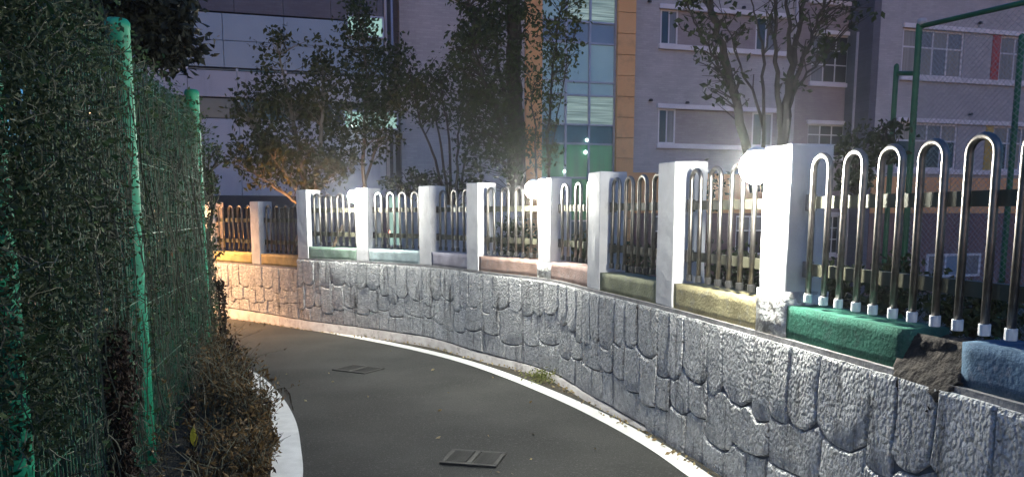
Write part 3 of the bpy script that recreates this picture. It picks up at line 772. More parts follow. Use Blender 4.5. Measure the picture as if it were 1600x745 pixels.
for p in P:
    p = Vector(p); l = rnd.uniform(.2, .8); q = [p]; dx = rnd.uniform(-.14, .14); dy = rnd.uniform(-.14, .14)
    for k in range(4):
        q.append(q[-1] + Vector((dx*l/4 + rnd.uniform(-.02, .02), dy*l/4 + rnd.uniform(-.02, .02), -l/4)))
    q = [v_ for v_ in q if v_.z > road_z(v_.y)]
    if len(q) > 1: mb.tube(q, [rnd.uniform(.002, .0045)]*len(q), 3, False)
P = near_bulge(fence_pts(9000, -0.02, 0.06, thin=False))
for p in P:
    p = Vector(p); d = Vector((rnd.gauss(0, 1), rnd.gauss(0, 1), rnd.gauss(0, 1))).normalized(); q = [p]
    for k in range(4):
        d = (d + Vector((rnd.gauss(0, .5), rnd.gauss(0, .5), rnd.gauss(0, .5)))).normalized(); q.append(q[-1] + d*rnd.uniform(.02, .05))
    mb.tube(q, rnd.uniform(.0010, .0026), 3, False)
tw = mb.build('vine_stems', M['vine_twig']); tag(tw, 'thin dead stems and tendrils hanging through the mesh fence', 'vine', kind='stuff')

# dead brown vine column in front of the near post
def shaggy(name, label, cat, pts, rad, n, m, size=0.05, core=0.02, group=None):
    r = empty(name, pts[0]); tag(r, label, cat, group); base = Vector(pts[0])
    mb = MB(); mb.tube([Vector(p)-base for p in pts], [core*(1-.5*i/len(pts)) for i in range(len(pts))], 6); mb.build('stem', M['dead_brown'], r)
    rs_ = np.random.RandomState(len(label)); t = rs_.uniform(0, len(pts)-1.001, n); i = t.astype(int); f = (t-i)[:, None]
    A = np.array([list(Vector(p)-base) for p in pts]); C = A[i]*(1-f) + A[i+1]*f
    rr = rad*(0.75+.25*np.cos(t*2.3))*(1 - .35*(t/len(pts))**3)
    C += rs_.normal(size=(n, 3))*rr[:, None]*.55
    V, F = scatter_quads(C, size, .45, 8, tilt=(0, 0, -1, .5))
    np_mesh('dead_leaves', V, F, m, r)
    return r
b0 = onroad(190, 760)
shaggy('dead_vine_column', 'dark brown shaggy column of dead vine before the near green post', 'dead plant',
       [at(190, 800, 3.6), at(192, 720, 3.62), at(186, 640, 3.64), at(176, 570, 3.66), at(182, 522, 3.68)], 0.085, 5200, M['dead_brown'], .034)
shaggy('dead_stalk', 'taller thin dead stalk rising beside the far end of the vines', 'dead plant', [onroad(346, 560), at(345, 520, 8.0), at(343, 480, 8.05), at(341, 437, 8.1)], 0.045, 260, M['dead_brown'], .05, .012, 'dead stalks by the road')
shaggy('dead_stalk', 'shorter thin dead stalk, right of the taller one', 'dead plant', [onroad(352, 555), at(352, 520, 8.0), at(349, 470, 8.05), at(343, 445, 8.1)], 0.05, 300, M['dead_brown'], .05, .012, 'dead stalks by the road')
shaggy('dead_spike', 'dark pointed dead plant on the verge next to the edge line', 'dead plant', [onroad(372, 620), at(371, 590, 6.9), at(368, 560, 6.95), at(360, 530, 7.0)], 0.06, 420, M['dead_brown'], .05, .012)
shaggy('dead_spike', 'low dark brown dead clump at the bend of the edge line', 'dead plant', [onroad(385, 650), at(386, 620, 6.2), at(384, 590, 6.25), at(378, 568, 6.3)], 0.075, 420, M['dead_brown'], .05, .012)
shaggy('brown_seed_head', 'small brown seed head on the verge above two yellow leaves', 'dead plant', [onroad(303, 735), at(302, 690, 4.9), at(300, 650, 4.9), at(298, 625, 4.92)], 0.04, 260, M['dead_brown'], .035, .008)
# yellow leaves
for k, (u, v, lab) in enumerate(((303, 682, 'upper yellow green leaf hanging on the dark verge'), (302, 735, 'lower yellow green leaf near the bottom edge of the vines'))):
    c = at(u, v, 4.75); mb = MB()
    n = 8; vs = []
    for i in range(n+1):
        t = i/n; w = .024*math.sin(math.pi*min(1, t*.95+.02)); z = .075 - .15*t
        for sx in (-1, 0, 1): vs.append((sx*w, -.012*math.sin(math.pi*t) + (.006 if sx else 0), z))
    mb.add(vs, [f for i in range(n) for f in ((3*i, 3*i+1, 3*i+4, 3*i+3), (3*i+1, 3*i+2, 3*i+5, 3*i+4))])
    o = mb.build('yellow_leaf', M['yellow_leaf']); o.location = c; o.rotation_euler = (0, 0, .3); tag(o, lab, 'leaf', 'yellow leaves')
# dry weeds along the verge: blades, stems and small leaves
mb = MB(); Pl = []
for k in range(1900):
    y = rnd.uniform(2.4, 8.6); q = LP.near(np.interp(y, [p[1] for p in LEDGE], [p[0] for p in LEDGE]), y)
    p = LP.pt(q, (0.20 if y < 5.6 else 0.34) + abs(rnd.gauss(0, .13 if rnd.random() < .86 else .36)), 0)
    fx_ = np.interp(y, [p_[1] for p_ in FPTS], [p_[0] for p_ in FPTS])
    if p.x < fx_ - .05: continue
    dl = (p.x - fx_); h = rnd.uniform(.10, .36) * (1.5 - .7*min(1, dl/.7)) * (1.0 if y < 5.2 else 1.35) * max(.25, 1.0 + 1.1*mnoise.noise(Vector((p.x*3, p.y*3, 1.3))))
    z0 = road_z(y); a_ = rnd.uniform(0, 6.283); le = h*rnd.uniform(.2, .7)
    q0 = Vector((p.x, p.y, z0)); q1 = q0 + Vector((math.cos(a_)*le*.35, math.sin(a_)*le*.35, h*.65)); q2 = q0 + Vector((math.cos(a_)*le, math.sin(a_)*le, h*rnd.uniform(.75, 1)))
    mb.tube([q0, q1, q2], [.004, .003, .001], 3, False)
    for j in range(rnd.randint(5, 14)):
        t = rnd.uniform(.25, 1); c = q0.lerp(q1, t/.65) if t < .65 else q1.lerp(q2, (t-.65)/.35)
        Pl.append((c.x+rnd.gauss(0, .02), c.y+rnd.gauss(0, .02), max(c.z+rnd.gauss(0, .015), z0+.01)))
tag(mb.build('dry_weeds', M['vine_twig']), 'dry brown weed stems along the left verge', 'weeds', kind='stuff')
V, F = scatter_quads(np.array(Pl), 0.045, .4, 9)
tag(np_mesh('dry_leaves', V, F, M['dry']), 'withered brown weed leaves along the left verge', 'weeds', kind='stuff')
# one drooping grass stalk over the edge line
p0 = onroad(395, 655); r = empty('drooping_grass', p0); tag(r, 'single arching dry grass stalk drooping over the white edge line', 'grass stalk')
pts = [p0 + Vector(q) for q in ((-.05, 0, .02), (.06, 0, .16), (.17, -.02, .24), (.27, -.03, .265), (.31, -.04, .22), (.33, -.05, .10))]
mb = MB(); mb.tube([p-p0 for p in pts], [.004, .004, .003, .003, .002, .001], 4); mb.build('stem', M['dead_brown'], r)
mb = MB()
for k in range(34):
    t = rnd.uniform(2.0, 4.95); i = int(t); c = pts[i].lerp(pts[i+1], t-i) - p0; l = rnd.uniform(.03, .09)
    mb.add([c, c+Vector((.005, 0, 0)), c+Vector((rnd.uniform(-.01, .012), rnd.uniform(-.01, .01), -l))], [(0, 1, 2)])
mb.build('spikelets', M['dead_brown'], r)
# moss clump at the wall foot
c0 = WP.pt(WP.near(0.42, 7.3), 0.13, 0); c0.z = road_z(c0.y)
P = np.random.RandomState(3).normal(size=(420, 3))*np.array([.10, .10, .035]) + np.array([0, 0, .03]); P[:, 2] = np.abs(P[:, 2])
V, F = scatter_quads(P, .035, .5, 5); o = np_mesh('weed_clump', V, F, M['moss']); o.location = c0
tag(o, 'pale green weed clump growing at the foot of the wall below the middle lamp', 'weed', kind='stuff')

# ------------------------------------------------------------------ trees
def tree(name, label, cat, stems, blobs, leafm, barkm, leaf=0.09, per=18, spread=.16, seed=0, group=None, strip_r=None, twig_r=.006):
    R = random.Random(seed); base = Vector(stems[0][0][0]); r = empty(name, base); tag(r, label, cat, group)
    mb = MB(); nodes = []
    for st in stems:
        pts = [Vector(p) - base for p, _ in st]; rad = [q for _, q in st]
        # resample with wobble
        P2, R2 = [], []
        for i in range(len(pts)-1):
            for k in range(5):
                t = k/5; w = pts[i].lerp(pts[i+1], t)
                if i or k: w = w + Vector((R.gauss(0, .012), R.gauss(0, .012), 0))
                P2.append(w); R2.append(rad[i]*(1-t)+rad[i+1]*t)
        P2.append(pts[-1]); R2.append(rad[-1])
        mb.tube(P2, R2, 8); nodes += [(p, q) for p, q in zip(P2, R2)]
    tips = []
    for (c, ext, n) in blobs:
        c = Vector(c) - base
        for k in range(n):
            while True:
                d = Vector((R.uniform(-1, 1), R.uniform(-1, 1), R.uniform(-1, 1)))
                if d.length <= 1: break
            d = d * (d.length ** -.25 if d.length > .05 else 1)
            tips.append(c + Vector((d.x*ext[0], d.y*ext[1], d.z*ext[2])))
    LP_ = []
    for t in tips:
        best = min(nodes, key=lambda nd: (nd[0]-t).length + (0.5 if nd[0].z > t.z - .1 else 0) + R.uniform(0, .25))
        s0 = best[0]; mid = s0.lerp(t, .5) + Vector((R.gauss(0, .06), R.gauss(0, .06), R.uniform(0, .10)))
        rr = min(best[1]*.6, twig_r*1.6)
        mb.tube([s0, mid, t], [rr, twig_r, twig_r*.4], 4, False)
        for k in range(int(per*R.uniform(.5, 1.4))):
            f = R.random()**.6; c = (mid.lerp(t, f)) + Vector((R.gauss(0, spread*.55), R.gauss(0, spread*.55), R.gauss(0, spread*.5)))
            LP_.append(c)
    mb.build('trunk', barkm, r, True)
    V, F = scatter_quads(np.array(LP_), leaf, .55, seed+1, tilt=(0, 0, -1, .25)); np_mesh('crown', V, F, leafm, r)
    return r
def A(u, v, y): return at(u, v, y)
def E3(du, dv, y, dy=None):
    s_ = y / FPX; return (du*s_, dy if dy else du*s_*.8, dv*s_)
# bushy tree left of centre (lit warm from below left)
Y = 13.6
tree('bushy_tree', 'bushy broad tree catching orange light behind the far fence', 'tree',
     [[(A(482, 330, Y), .07), (A(470, 250, Y), .05), (A(450, 150, Y+.2), .03), (A(432, 70, Y), .012)], [(A(482, 330, Y), .06), (A(500, 240, Y-.3), .04), (A(505, 130, Y-.2), .02)], [(A(482, 325, Y), .05), (A(430, 250, Y-.4), .03), (A(390, 190, Y-.4), .015)], [(A(482, 325, Y), .05), (A(530, 250, Y+.3), .03), (A(550, 180, Y+.2), .012)], [(A(484, 330, Y), .04), (A(420, 285, Y-.5), .02), (A(372, 255, Y-.6), .01)]],
     [(A(455, 200, Y), E3(70, 70, Y), 120), (A(400, 165, Y-.2), E3(45, 40, Y), 45), (A(505, 150, Y), E3(50, 60, Y), 75), (A(470, 255, Y-.3), E3(75, 40, Y), 80), (A(395, 245, Y-.4), E3(45, 40, Y), 40), (A(436, 75, Y), E3(10, 35, Y), 10), (A(408, 95, Y), E3(10, 25, Y), 7), (A(500, 85, Y), E3(14, 30, Y), 12), (A(540, 230, Y+.2), E3(35, 40, Y), 30)],
     M['leaf_autumn'], M['bark_pale'], leaf=.10, per=17, spread=.17, seed=21)
Y = 14.6
tree('slender_tree', 'dark leafy tree with a reddish stem behind the farthest lamp', 'tree',
     [[(A(566, 330, Y), .05), (A(568, 230, Y), .035), (A(575, 130, Y), .02), (A(560, 20, Y), .01)], [(A(566, 300, Y), .03), (A(600, 190, Y+.2), .02), (A(625, 90, Y), .01)]],
     [(A(560, 80, Y), E3(40, 75, Y), 55), (A(610, 120, Y), E3(55, 60, Y), 95), (A(585, 180, Y), E3(50, 40, Y), 50), (A(560, 30, Y), E3(25, 35, Y), 20), (A(600, 222, Y), E3(40, 20, Y), 14)],
     M['leaf_dark'], M['bark_pale'], leaf=.105, per=16, spread=.18, seed=22)
Y = 13.2
tree('thin_stem_tree', 'sparse many stemmed tree between the far lamp and the dark trunk', 'tree',
     [[(A(700, 320, Y), .03), (A(680, 250, Y), .022), (A(655, 185, Y), .016), (A(640, 110, Y), .008)], [(A(703, 320, Y), .028), (A(690, 230, Y+.1), .02), (A(668, 130, Y), .008)], [(A(706, 320, Y), .028), (A(702, 220, Y), .02), (A(690, 130, Y), .008)], [(A(710, 320, Y), .028), (A(716, 230, Y), .02), (A(726, 140, Y), .008)], [(A(712, 320, Y), .025), (A(730, 240, Y), .018), (A(745, 170, Y), .008)]],
     [(A(660, 150, Y), E3(45, 45, Y), 55), (A(700, 140, Y), E3(50, 55, Y), 70), (A(740, 190, Y), E3(30, 40, Y), 26), (A(700, 285, Y), E3(55, 18, Y), 26)],
     M['leaf_dark'], M['bark'], leaf=.085, per=13, spread=.16, seed=23)
Y = 12.4
tree('big_tree', 'largest tree with a thick dark trunk left of the middle lamp', 'tree',
     [[(A(806, 330, Y), .165), (A(806, 200, Y), .14), (A(803, 100, Y), .125), (A(803, 0, Y), .11), (A(802, -120, Y), .08)], [(A(800, 260, Y), .05), (A(775, 170, Y-.3), .035), (A(745, 90, Y-.4), .02), (A(735, 10, Y-.3), .01)], [(A(800, 200, Y), .05), (A(780, 110, Y+.4), .03), (A(765, 0, Y+.4), .015)]],
     [(A(735, 90, Y-.3), E3(42, 75, Y), 95), (A(750, 190, Y-.3), E3(45, 55, Y), 60), (A(760, 20, Y), E3(45, 60, Y), 85), (A(795, 130, Y-.4), E3(25, 110, Y), 55), (A(735, 250, Y-.4), E3(22, 40, Y), 20), (A(815, 20, Y-.3), E3(20, 50, Y), 20), (A(790, -70, Y), E3(110, 60, Y, 1.0), 80), (A(805, 240, Y-.4), E3(35, 40, Y), 22)],
     M['leaf_dark'], M['bark'], leaf=.09, per=16, spread=.15, seed=24)
Y = 11.6
tree('young_tree', 'slim young leafy tree in front of the glass stair tower', 'tree',
     [[(A(858, 330, Y), .03), (A(855, 230, Y), .022), (A(862, 120, Y), .016), (A(875, 20, Y), .01), (A(895, -40, Y), .006)], [(A(842, 330, Y), .018), (A(836, 200, Y), .012), (A(828, 120, Y), .006)], [(A(856, 260, Y), .014), (A(870, 180, Y), .01), (A(893, 70, Y), .006)]],
     [(A(858, 130, Y), E3(18, 60, Y), 26), (A(880, 80, Y), E3(24, 40, Y), 26), (A(900, 10, Y), E3(22, 35, Y), 22), (A(850, 30, Y), E3(16, 40, Y), 14), (A(855, 220, Y), E3(24, 45, Y), 24), (A(834, 90, Y), E3(12, 80, Y), 16)],
     M['leaf_mid'], M['bark'], leaf=.075, per=13, spread=.12, seed=25)
Y = 7.9
tree('leaning_tree', 'leaning tree with sparse drooping leaves left of the nearest lamp', 'tree',
     [[(A(1180, 300, Y), 0.0578), (A(1163, 215, Y), 0.0476), (A(1135, 105, Y), 0.0408), (A(1112, 20, Y), 0.0340), (A(1100, -60, Y), 0.0204)], [(A(1150, 170, Y), 0.0150), (A(1120, 95, Y), 0.0109), (A(1085, 35, Y), 0.0082), (A(1062, -15, Y), 0.0054)], [(A(1192, 300, Y), 0.0204), (A(1190, 180, Y), 0.0163), (A(1150, 80, Y), 0.0095), (A(1128, 20, Y), 0.0054)]],
     [(A(1090, 20, Y), E3(30, 40, Y), 24), (A(1110, 85, Y), E3(26, 35, Y), 18), (A(1150, 45, Y), E3(26, 30, Y), 16), (A(1128, 135, Y), E3(24, 30, Y), 14), (A(1090, -30, Y), E3(55, 30, Y), 40), (A(1160, 130, Y), E3(16, 30, Y), 6)],
     M['leaf_dark'], M['bark'], leaf=.085, per=4, spread=.10, seed=26)
Y = 7.7
tree('forked_tree', 'tree forking into many upright limbs behind the nearest lamp', 'tree',
     [[(A(1222, 300, Y), 0.0680), (A(1223, 215, Y), 0.0578), (A(1232, 130, Y), 0.0408), (A(1248, 50, Y), 0.0238), (A(1262, -40, Y), 0.0136)], [(A(1222, 240, Y), 0.0408), (A(1216, 150, Y), 0.0272), (A(1212, 60, Y), 0.0190), (A(1214, -40, Y), 0.0122)], [(A(1226, 190, Y), 0.0306), (A(1252, 105, Y), 0.0218), (A(1275, 40, Y), 0.0163), (A(1296, -30, Y), 0.0095)], [(A(1192, 290, Y), 0.0204), (A(1192, 180, Y), 0.0177), (A(1193, 80, Y), 0.0150), (A(1178, 20, Y), 0.0082), (A(1168, -30, Y), 0.0054)], [(A(1193, 85, Y), 0.0122), (A(1207, 20, Y), 0.0082), (A(1214, -40, Y), 0.0054)], [(A(1236, 150, Y), 0.0170), (A(1270, 105, Y), 0.0109), (A(1292, 78, Y), 0.0054)], [(A(1236, 120, Y), 0.0272), (A(1232, 40, Y), 0.0204), (A(1226, -40, Y), 0.0122)]],
     [(A(1290, 75, Y), E3(28, 22, Y), 20), (A(1320, 20, Y), E3(45, 25, Y), 22), (A(1250, 40, Y), E3(45, 50, Y), 20), (A(1245, 130, Y), E3(20, 25, Y), 8), (A(1270, -40, Y), E3(90, 40, Y), 40), (A(1200, 10, Y), E3(24, 30, Y), 9)],
     M['leaf_dark'], M['bark'], leaf=.08, per=4, spread=.10, seed=27)
# black canopy over the left fence
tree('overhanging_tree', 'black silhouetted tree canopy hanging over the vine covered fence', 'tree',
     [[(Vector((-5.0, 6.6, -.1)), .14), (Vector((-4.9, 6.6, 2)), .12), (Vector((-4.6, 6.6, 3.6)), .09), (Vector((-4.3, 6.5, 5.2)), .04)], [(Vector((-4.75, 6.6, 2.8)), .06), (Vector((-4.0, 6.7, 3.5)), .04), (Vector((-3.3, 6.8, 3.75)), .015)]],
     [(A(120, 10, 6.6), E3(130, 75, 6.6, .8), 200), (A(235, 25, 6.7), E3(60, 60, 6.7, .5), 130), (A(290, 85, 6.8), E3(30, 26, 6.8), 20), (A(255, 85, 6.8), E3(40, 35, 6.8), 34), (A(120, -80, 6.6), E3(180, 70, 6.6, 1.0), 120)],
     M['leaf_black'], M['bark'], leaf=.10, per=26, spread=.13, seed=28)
# twigs at the far end of the vines
tree('straggling_shrub', 'straggling dark shrub at the far end of the vine covered fence', 'shrub',
     [[(Vector((-3.62, 8.6, road_z(8.6))), .03), (A(330, 330, 8.7), .02), (A(326, 230, 8.7), .008)]],
     [(A(328, 330, 8.7), E3(12, 100, 8.7), 50), (A(335, 240, 8.7), E3(14, 30, 8.7), 8), (A(326, 480, 8.7), E3(16, 70, 8.7), 50)], M['leaf_dark'], M['bark'], leaf=.06, per=12, spread=.07, seed=29)
# shrubs behind the railing
def shrub(u, v, y, du, dv, n, label, seed, m='leaf_dark', leaf=.08):
    gz = A(u, v + dv*1.2, y)
    tree('shrub', label, 'shrub', [[(gz, .02), (A(u, v, y), .012), (A(u-du*.3, v-dv*.8, y), .005)], [(gz, .02), (A(u+du*.5, v-dv*.5, y+.1), .006)]], [(A(u, v, y), E3(du, dv, y), n)], M[m], M['bark'], leaf=leaf, per=15, spread=.12, seed=seed, group='shrubs behind the railings')
shrub(1340, 250, 9.5, 40, 50, 60, 'dark shrub left of the green court posts', 41)
shrub(1400, 445, 6.6, 50, 40, 44, 'leafy shrub low behind the hoops above the green coping', 42)
shrub(1520, 485, 5.8, 70, 35, 60, 'broad low shrub behind the railing at the right edge', 43)
shrub(1300, 450, 6.4, 40, 40, 34, 'small shrub just right of the nearest lamp pillar', 44)
shrub(1140, 430, 7.4, 60, 45, 50, 'low shrub behind the railing above the yellow coping', 45)
shrub(985, 410, 8.8, 40, 30, 36, 'low shrub behind the railing above the olive coping', 46)
shrub(905, 400, 9.6, 30, 30, 30, 'low shrub behind the railing above the pink salmon coping', 47)
shrub(800, 375, 10.8, 40, 35, 40, 'shrub behind the railing above the salmon coping', 48)
shrub(1090, 300, 8.0, 30, 40, 16, 'thin shrub peeping over the fence beside the plain pillar', 49)
shrub(1385, 215, 9.3, 26, 34, 24, 'thin shrub at the foot of the short green court post', 50)
shrub(640, 285, 12.6, 45, 20, 30, 'low shrub rising over the fence above the pale blue coping', 51)

# ------------------------------------------------------------------ school building (local: X along the facade, -Y towards the camera)
BA = math.radians(15); BP = Vector((5.0, 26.0, 0))
bdir = Vector((math.cos(BA), math.sin(BA), 0)); bn = Vector((-math.sin(BA), math.cos(BA), 0))
def loc(u, v, back=0.0):
    """pixel -> (x, z) on the facade plane set back by `back`"""
    r = ray(u, v); o = BP + bn*back
    t = (o.x*bn.x + o.y*bn.y) / (r[0]*bn.x + r[1]*bn.y)
    p = Vector((r[0]*t, r[1]*t, EYE + r[2]*t)); return (p - o).dot(bdir), p.z
def X(u, v=150, back=0.0): return loc(u, v, back)[0]
def Z(u, v, back=0.0): return loc(u, v, back)[1]
def wall_cells(mb, x0, x1, z0, z1, y0, y1, holes):
    xs = sorted({x0, x1, *[h[k] for h in holes for k in (0, 1)]}); zs = sorted({z0, z1, *[h[k] for h in holes for k in (2, 3)]})
    xs = [x for x in xs if x0 <= x <= x1]; zs = [z for z in zs if z0 <= z <= z1]
    for i in range(len(xs)-1):
        j = 0
        while j < len(zs)-1:
            cx_ = (xs[i]+xs[i+1])/2
            inside = lambda jj: any(h[0] < cx_ < h[1] and h[2] < (zs[jj]+zs[jj+1])/2 < h[3] for h in holes)
            if inside(j): j += 1; continue
            k = j
            while k+1 < len(zs)-1 and not inside(k+1): k += 1
            mb.box(xs[i], xs[i+1], y0, y1, zs[j], zs[k+1]); j = k+1
def window(par, x0, x1, z0, z1, y, panes, m_pane, cols_=2, rows=(), fw=.05, sill=False, frame=None, mixed=None):
    """a framed window with its panes; y = plane of the wall face, panes sit behind it"""
    w = MB(); d0, d1 = y+.03, y+.10
    w.box(x0, x1, d0, d1, z0, z0+fw); w.box(x0, x1, d0, d1, z1-fw, z1); w.box(x0, x0+fw, d0, d1, z0+fw, z1-fw); w.box(x1-fw, x1, d0, d1, z0+fw, z1-fw)
    xs = [x0+fw + (x1-x0-2*fw)*k/cols_ for k in range(cols_+1)]; zs = [z0+fw] + [z0+(z1-z0)*r_ for r_ in rows] + [z1-fw]
    for x in xs[1:-1]: w.box(x-fw*.4, x+fw*.4, d0+.004, d1-.004, z0+fw, z1-fw)
    for z in zs[1:-1]: w.box(x0+fw, x1-fw, d0+.008, d1-.008, z-fw*.4, z+fw*.4)
    o = w.build('window', frame or M['trim'], par)
    k = 0
    for i in range(cols_):
        for j in range(len(zs)-1):
            mb = MB(); mb.box(xs[i]+.002, xs[i+1]-.002, y+.06, y+.075, zs[j]+.002, zs[j+1]-.002)
            mm = mixed[k % len(mixed)] if mixed else m_pane; k += 1
            mb.build('pane', mm, o)
    return o
def simple(par, name, m, x0, x1, y0, y1, z0, z1, bevel=0):
    mb = MB(); mb.box(x0, x1, y0, y1, z0, z1); return mb.build(name, m, par, bevel=bevel)

school = empty('school_building', BP, BA)
tag(school, 'long grey brick school building with orange columns and a glass stair tower', 'building')
ZB, ZT = -2.0, 13.0
xo1, xo2 = X(962), X(990)          # right orange column
xl1, xl2 = X(820), X(846)          # left orange column
xW0, xW1 = X(990)+.01, X(1238)     # grey facade between column and recess
xR0 = X(1375, 60)                  # right block
# band rows
rows = [(Z(1100, 176), Z(1100, 228)), (Z(1100, 20), Z(1100, 74))]
rows = [(3.98, 5.15), (7.28, 8.42)]
rows += [(10.5, 11.7)]
gz0, gz1 = 0.10, 1.50            # ground floor windows
or0, or1 = 1.60, 2.98            # orange band
xw = [(X(1030), X(1057)), (X(1178), X(1210))]
holes = []
for z0, z1 in rows:
    holes.append((X(1029)-.01, X(1228), z0, z1))
mb = MB(); wall_cells(mb, xW0, xW1, or1, ZT, 0, .35, holes); mb.build('wall', M['wall_grey'], school)
for z0, z1 in rows:
    a0, a1 = X(1029)-.01, X(1228)
    mb = MB(); wall_cells(mb, a0+.02, a1, z0, z1, .05, .34, [(x0, x1, z0, z1) for x0, x1 in xw]); mb.build('brick_infill', M['wall_pink'], school)
    for k, (x0, x1) in enumerate(xw): window(school, x0, x1, z0, z1, .01, None, M['pane_grey'], 2, mixed=[M['pane_dark'], M['pane_grey']])
    mb = MB(); mb.box(a0-.05, a1, -.09, .04, z1, z1+.16); mb.build('lintel', M['trim'], school, bevel=.012)
    mb = MB(); mb.box(a0-.05, a1, -.11, .04, z0-.17, z0); mb.build('sill', M['trim'], school, bevel=.012)
# ground floor: orange band over red brick
def ground_floor(x0, x1, wins):
    n = max(1, int((x1-x0)/1.2))
    for k in range(n): simple(school, 'cladding_panel', M['orange'], x0+(x1-x0)*k/n+.008, x0+(x1-x0)*(k+1)/n-.008, -.03, .3, or0, or1-.004, .006)
    mb = MB(); wall_cells(mb, x0, x1, ZB, or0-.004, 0, .33, [(a_, b_, gz0, gz1) for a_, b_ in wins]); mb.build('brick_base', M['wall_red'], school)
    for a_, b_ in wins: window(school, a_, b_, gz0, gz1, .01, None, M['pane_dark'], 2, (.62,), mixed=[M['pane_dark'], M['pane_grey']])
ground_floor(xW0, xW1, [(X(1022, 350), X(1075, 350)), (X(1150, 350), X(1195, 350))])
for u, v in ((1013, 4), (1160, 14), (1015, 158), (1072, 162)):
    x, z = loc(u, v); mb = MB(); mb.lathe([(.02, .06), (.06, .05), (.075, 0), (.07, -.02)], (x, -.10, z), 10); mb.tube([(x, 0, z+.02), (x, -.1, z+.03)], .025, 6); mb.build('vent_hood', M['dark_metal'], school, True)
# orange columns in panels
def column(x0, x1):
    zz = or1 - .8; h = .68
    z = ZB
    while z < ZT:
        simple(school, 'cladding_panel', M['orange'], x0+.01, x1-.004, -.10, .3, z+.008, min(z+h, ZT)-.008, .006); z += h
column(xo1, xo2); column(xl1, xl2)
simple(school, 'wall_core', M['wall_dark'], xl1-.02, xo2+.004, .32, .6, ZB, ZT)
# glass stair tower
gx = [xl2+.01, X(885), X(922), xo1-.01]
gzr = [ZB, Z(920, 345), Z(920, 278), Z(920, 225), Z(920, 195), Z(920, 149), Z(920, 128), Z(920, 67), Z(920, 34), Z(920, -25), Z(920, -80), ZT]
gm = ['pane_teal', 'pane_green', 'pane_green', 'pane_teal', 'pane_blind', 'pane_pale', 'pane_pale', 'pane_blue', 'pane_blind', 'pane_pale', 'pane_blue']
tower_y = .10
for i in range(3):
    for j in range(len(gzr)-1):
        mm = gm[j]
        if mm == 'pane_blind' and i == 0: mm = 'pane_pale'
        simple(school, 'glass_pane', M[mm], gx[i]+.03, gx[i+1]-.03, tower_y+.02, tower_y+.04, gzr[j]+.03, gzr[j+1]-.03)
for x in gx: simple(school, 'mullion', M['mullion'], x-.035, x+.035, tower_y-.06, tower_y+.05, ZB, ZT)
for z in gzr[1:-1]:
    for i in range(3): simple(school, 'transom', M['mullion'], gx[i]+.036, gx[i+1]-.036, tower_y-.04, tower_y+.05, z-.03, z+.03)
# white blind slats visible behind the railing and room lamps seen in the tower
for u, v, s_ in ((882, 268, .05), (917, 219, .05), (915, 238, .06)):
    x, z = loc(u, v); mb = MB(); mb.lathe([(.01, .06*s_/.05), (s_, .03), (s_, -.03), (.01, -.06*s_/.05)], (x, tower_y-.09, z), 10); mb.build('stair_lamp', M['room_lamp'], school, True)
simple(school, 'recess_wall', M['wall_dark'], X(590), X(640), .36, .6, ZB, ZT)
# wall between the left block and the tower
xL = X(626)
mb = MB(); mb.box(xL, xl1-.01, 0, .35, ZB, ZT); mb.build('wall', M['wall_grey'], school)
# downpipes
def pipe(u, y, m='gutter', r_=.05, v=100, z0=ZB, z1=ZT, x=None):
    x = X(u, v) if x is None else x
    mb = MB(); mb.tube([(x, y, z0), (x, y, z1)], r_, 8); mb.build('downpipe', M[m], school, True)
pipe(1240, -.08, r_=.06)
pipe(602, -.30, r_=.05); pipe(612, -.28, r_=.04, m='mullion')
# recess with dark windows, and its side wall
DR = 1.35
rx0, rx1 = xW1+.01, xR0-.01
rw = [(X(1287, 90, DR), X(1327, 90, DR))]
rh = []
for (v0, v1) in ((130, 55), (245, 195)):
    rh.append((X(1268, 90, DR), X(1327, 90, DR), Z(1300, v0, DR), Z(1300, v1, DR)))
rh.append((X(1284, 350, DR), X(1312, 350, DR), 0.0, 1.5))
rh.append((X(1262, 90, DR), X(1327, 90, DR), Z(1300, 2, DR), Z(1300, -80, DR)))
mb = MB(); wall_cells(mb, rx0-1.0, rx1+.6, ZB, ZT, DR, DR+.3, rh); mb.build('recess_wall', M['wall_pink'], school)
for h in rh:
    window(school, h[0], h[1], h[2], h[3], DR+.02, None, M['pane_dark'], 3, (.38, .68), mixed=[M['pane_grey'], M['pane_grey'], M['pane_grey'], M['pane_dark'], M['pane_dark'], M['pane_dark'], M['pane_dark'], M['pane_dark'], M['pane_dark']])
    simple(school, 'sill', M['trim'], h[0]-.1, h[1]+.1, DR-.10, DR+.02, h[2]-.15, h[2]); simple(school, 'lintel', M['trim'], h[0]-.1, h[1]+.1, DR-.10, DR+.02, h[3], h[3]+.14)
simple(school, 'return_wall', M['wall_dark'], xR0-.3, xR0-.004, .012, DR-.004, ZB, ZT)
simple(school, 'return_wall', M['wall_grey'], xW1-.3, xW1-.004, .352, DR-.004, ZB, ZT)
mb = MB(); mb.tube([(xR0-.36, DR*.55, ZB), (xR0-.36, DR*.55, 8.35)], .045, 8); mb.build('downpipe', M['gutter'], school, True)
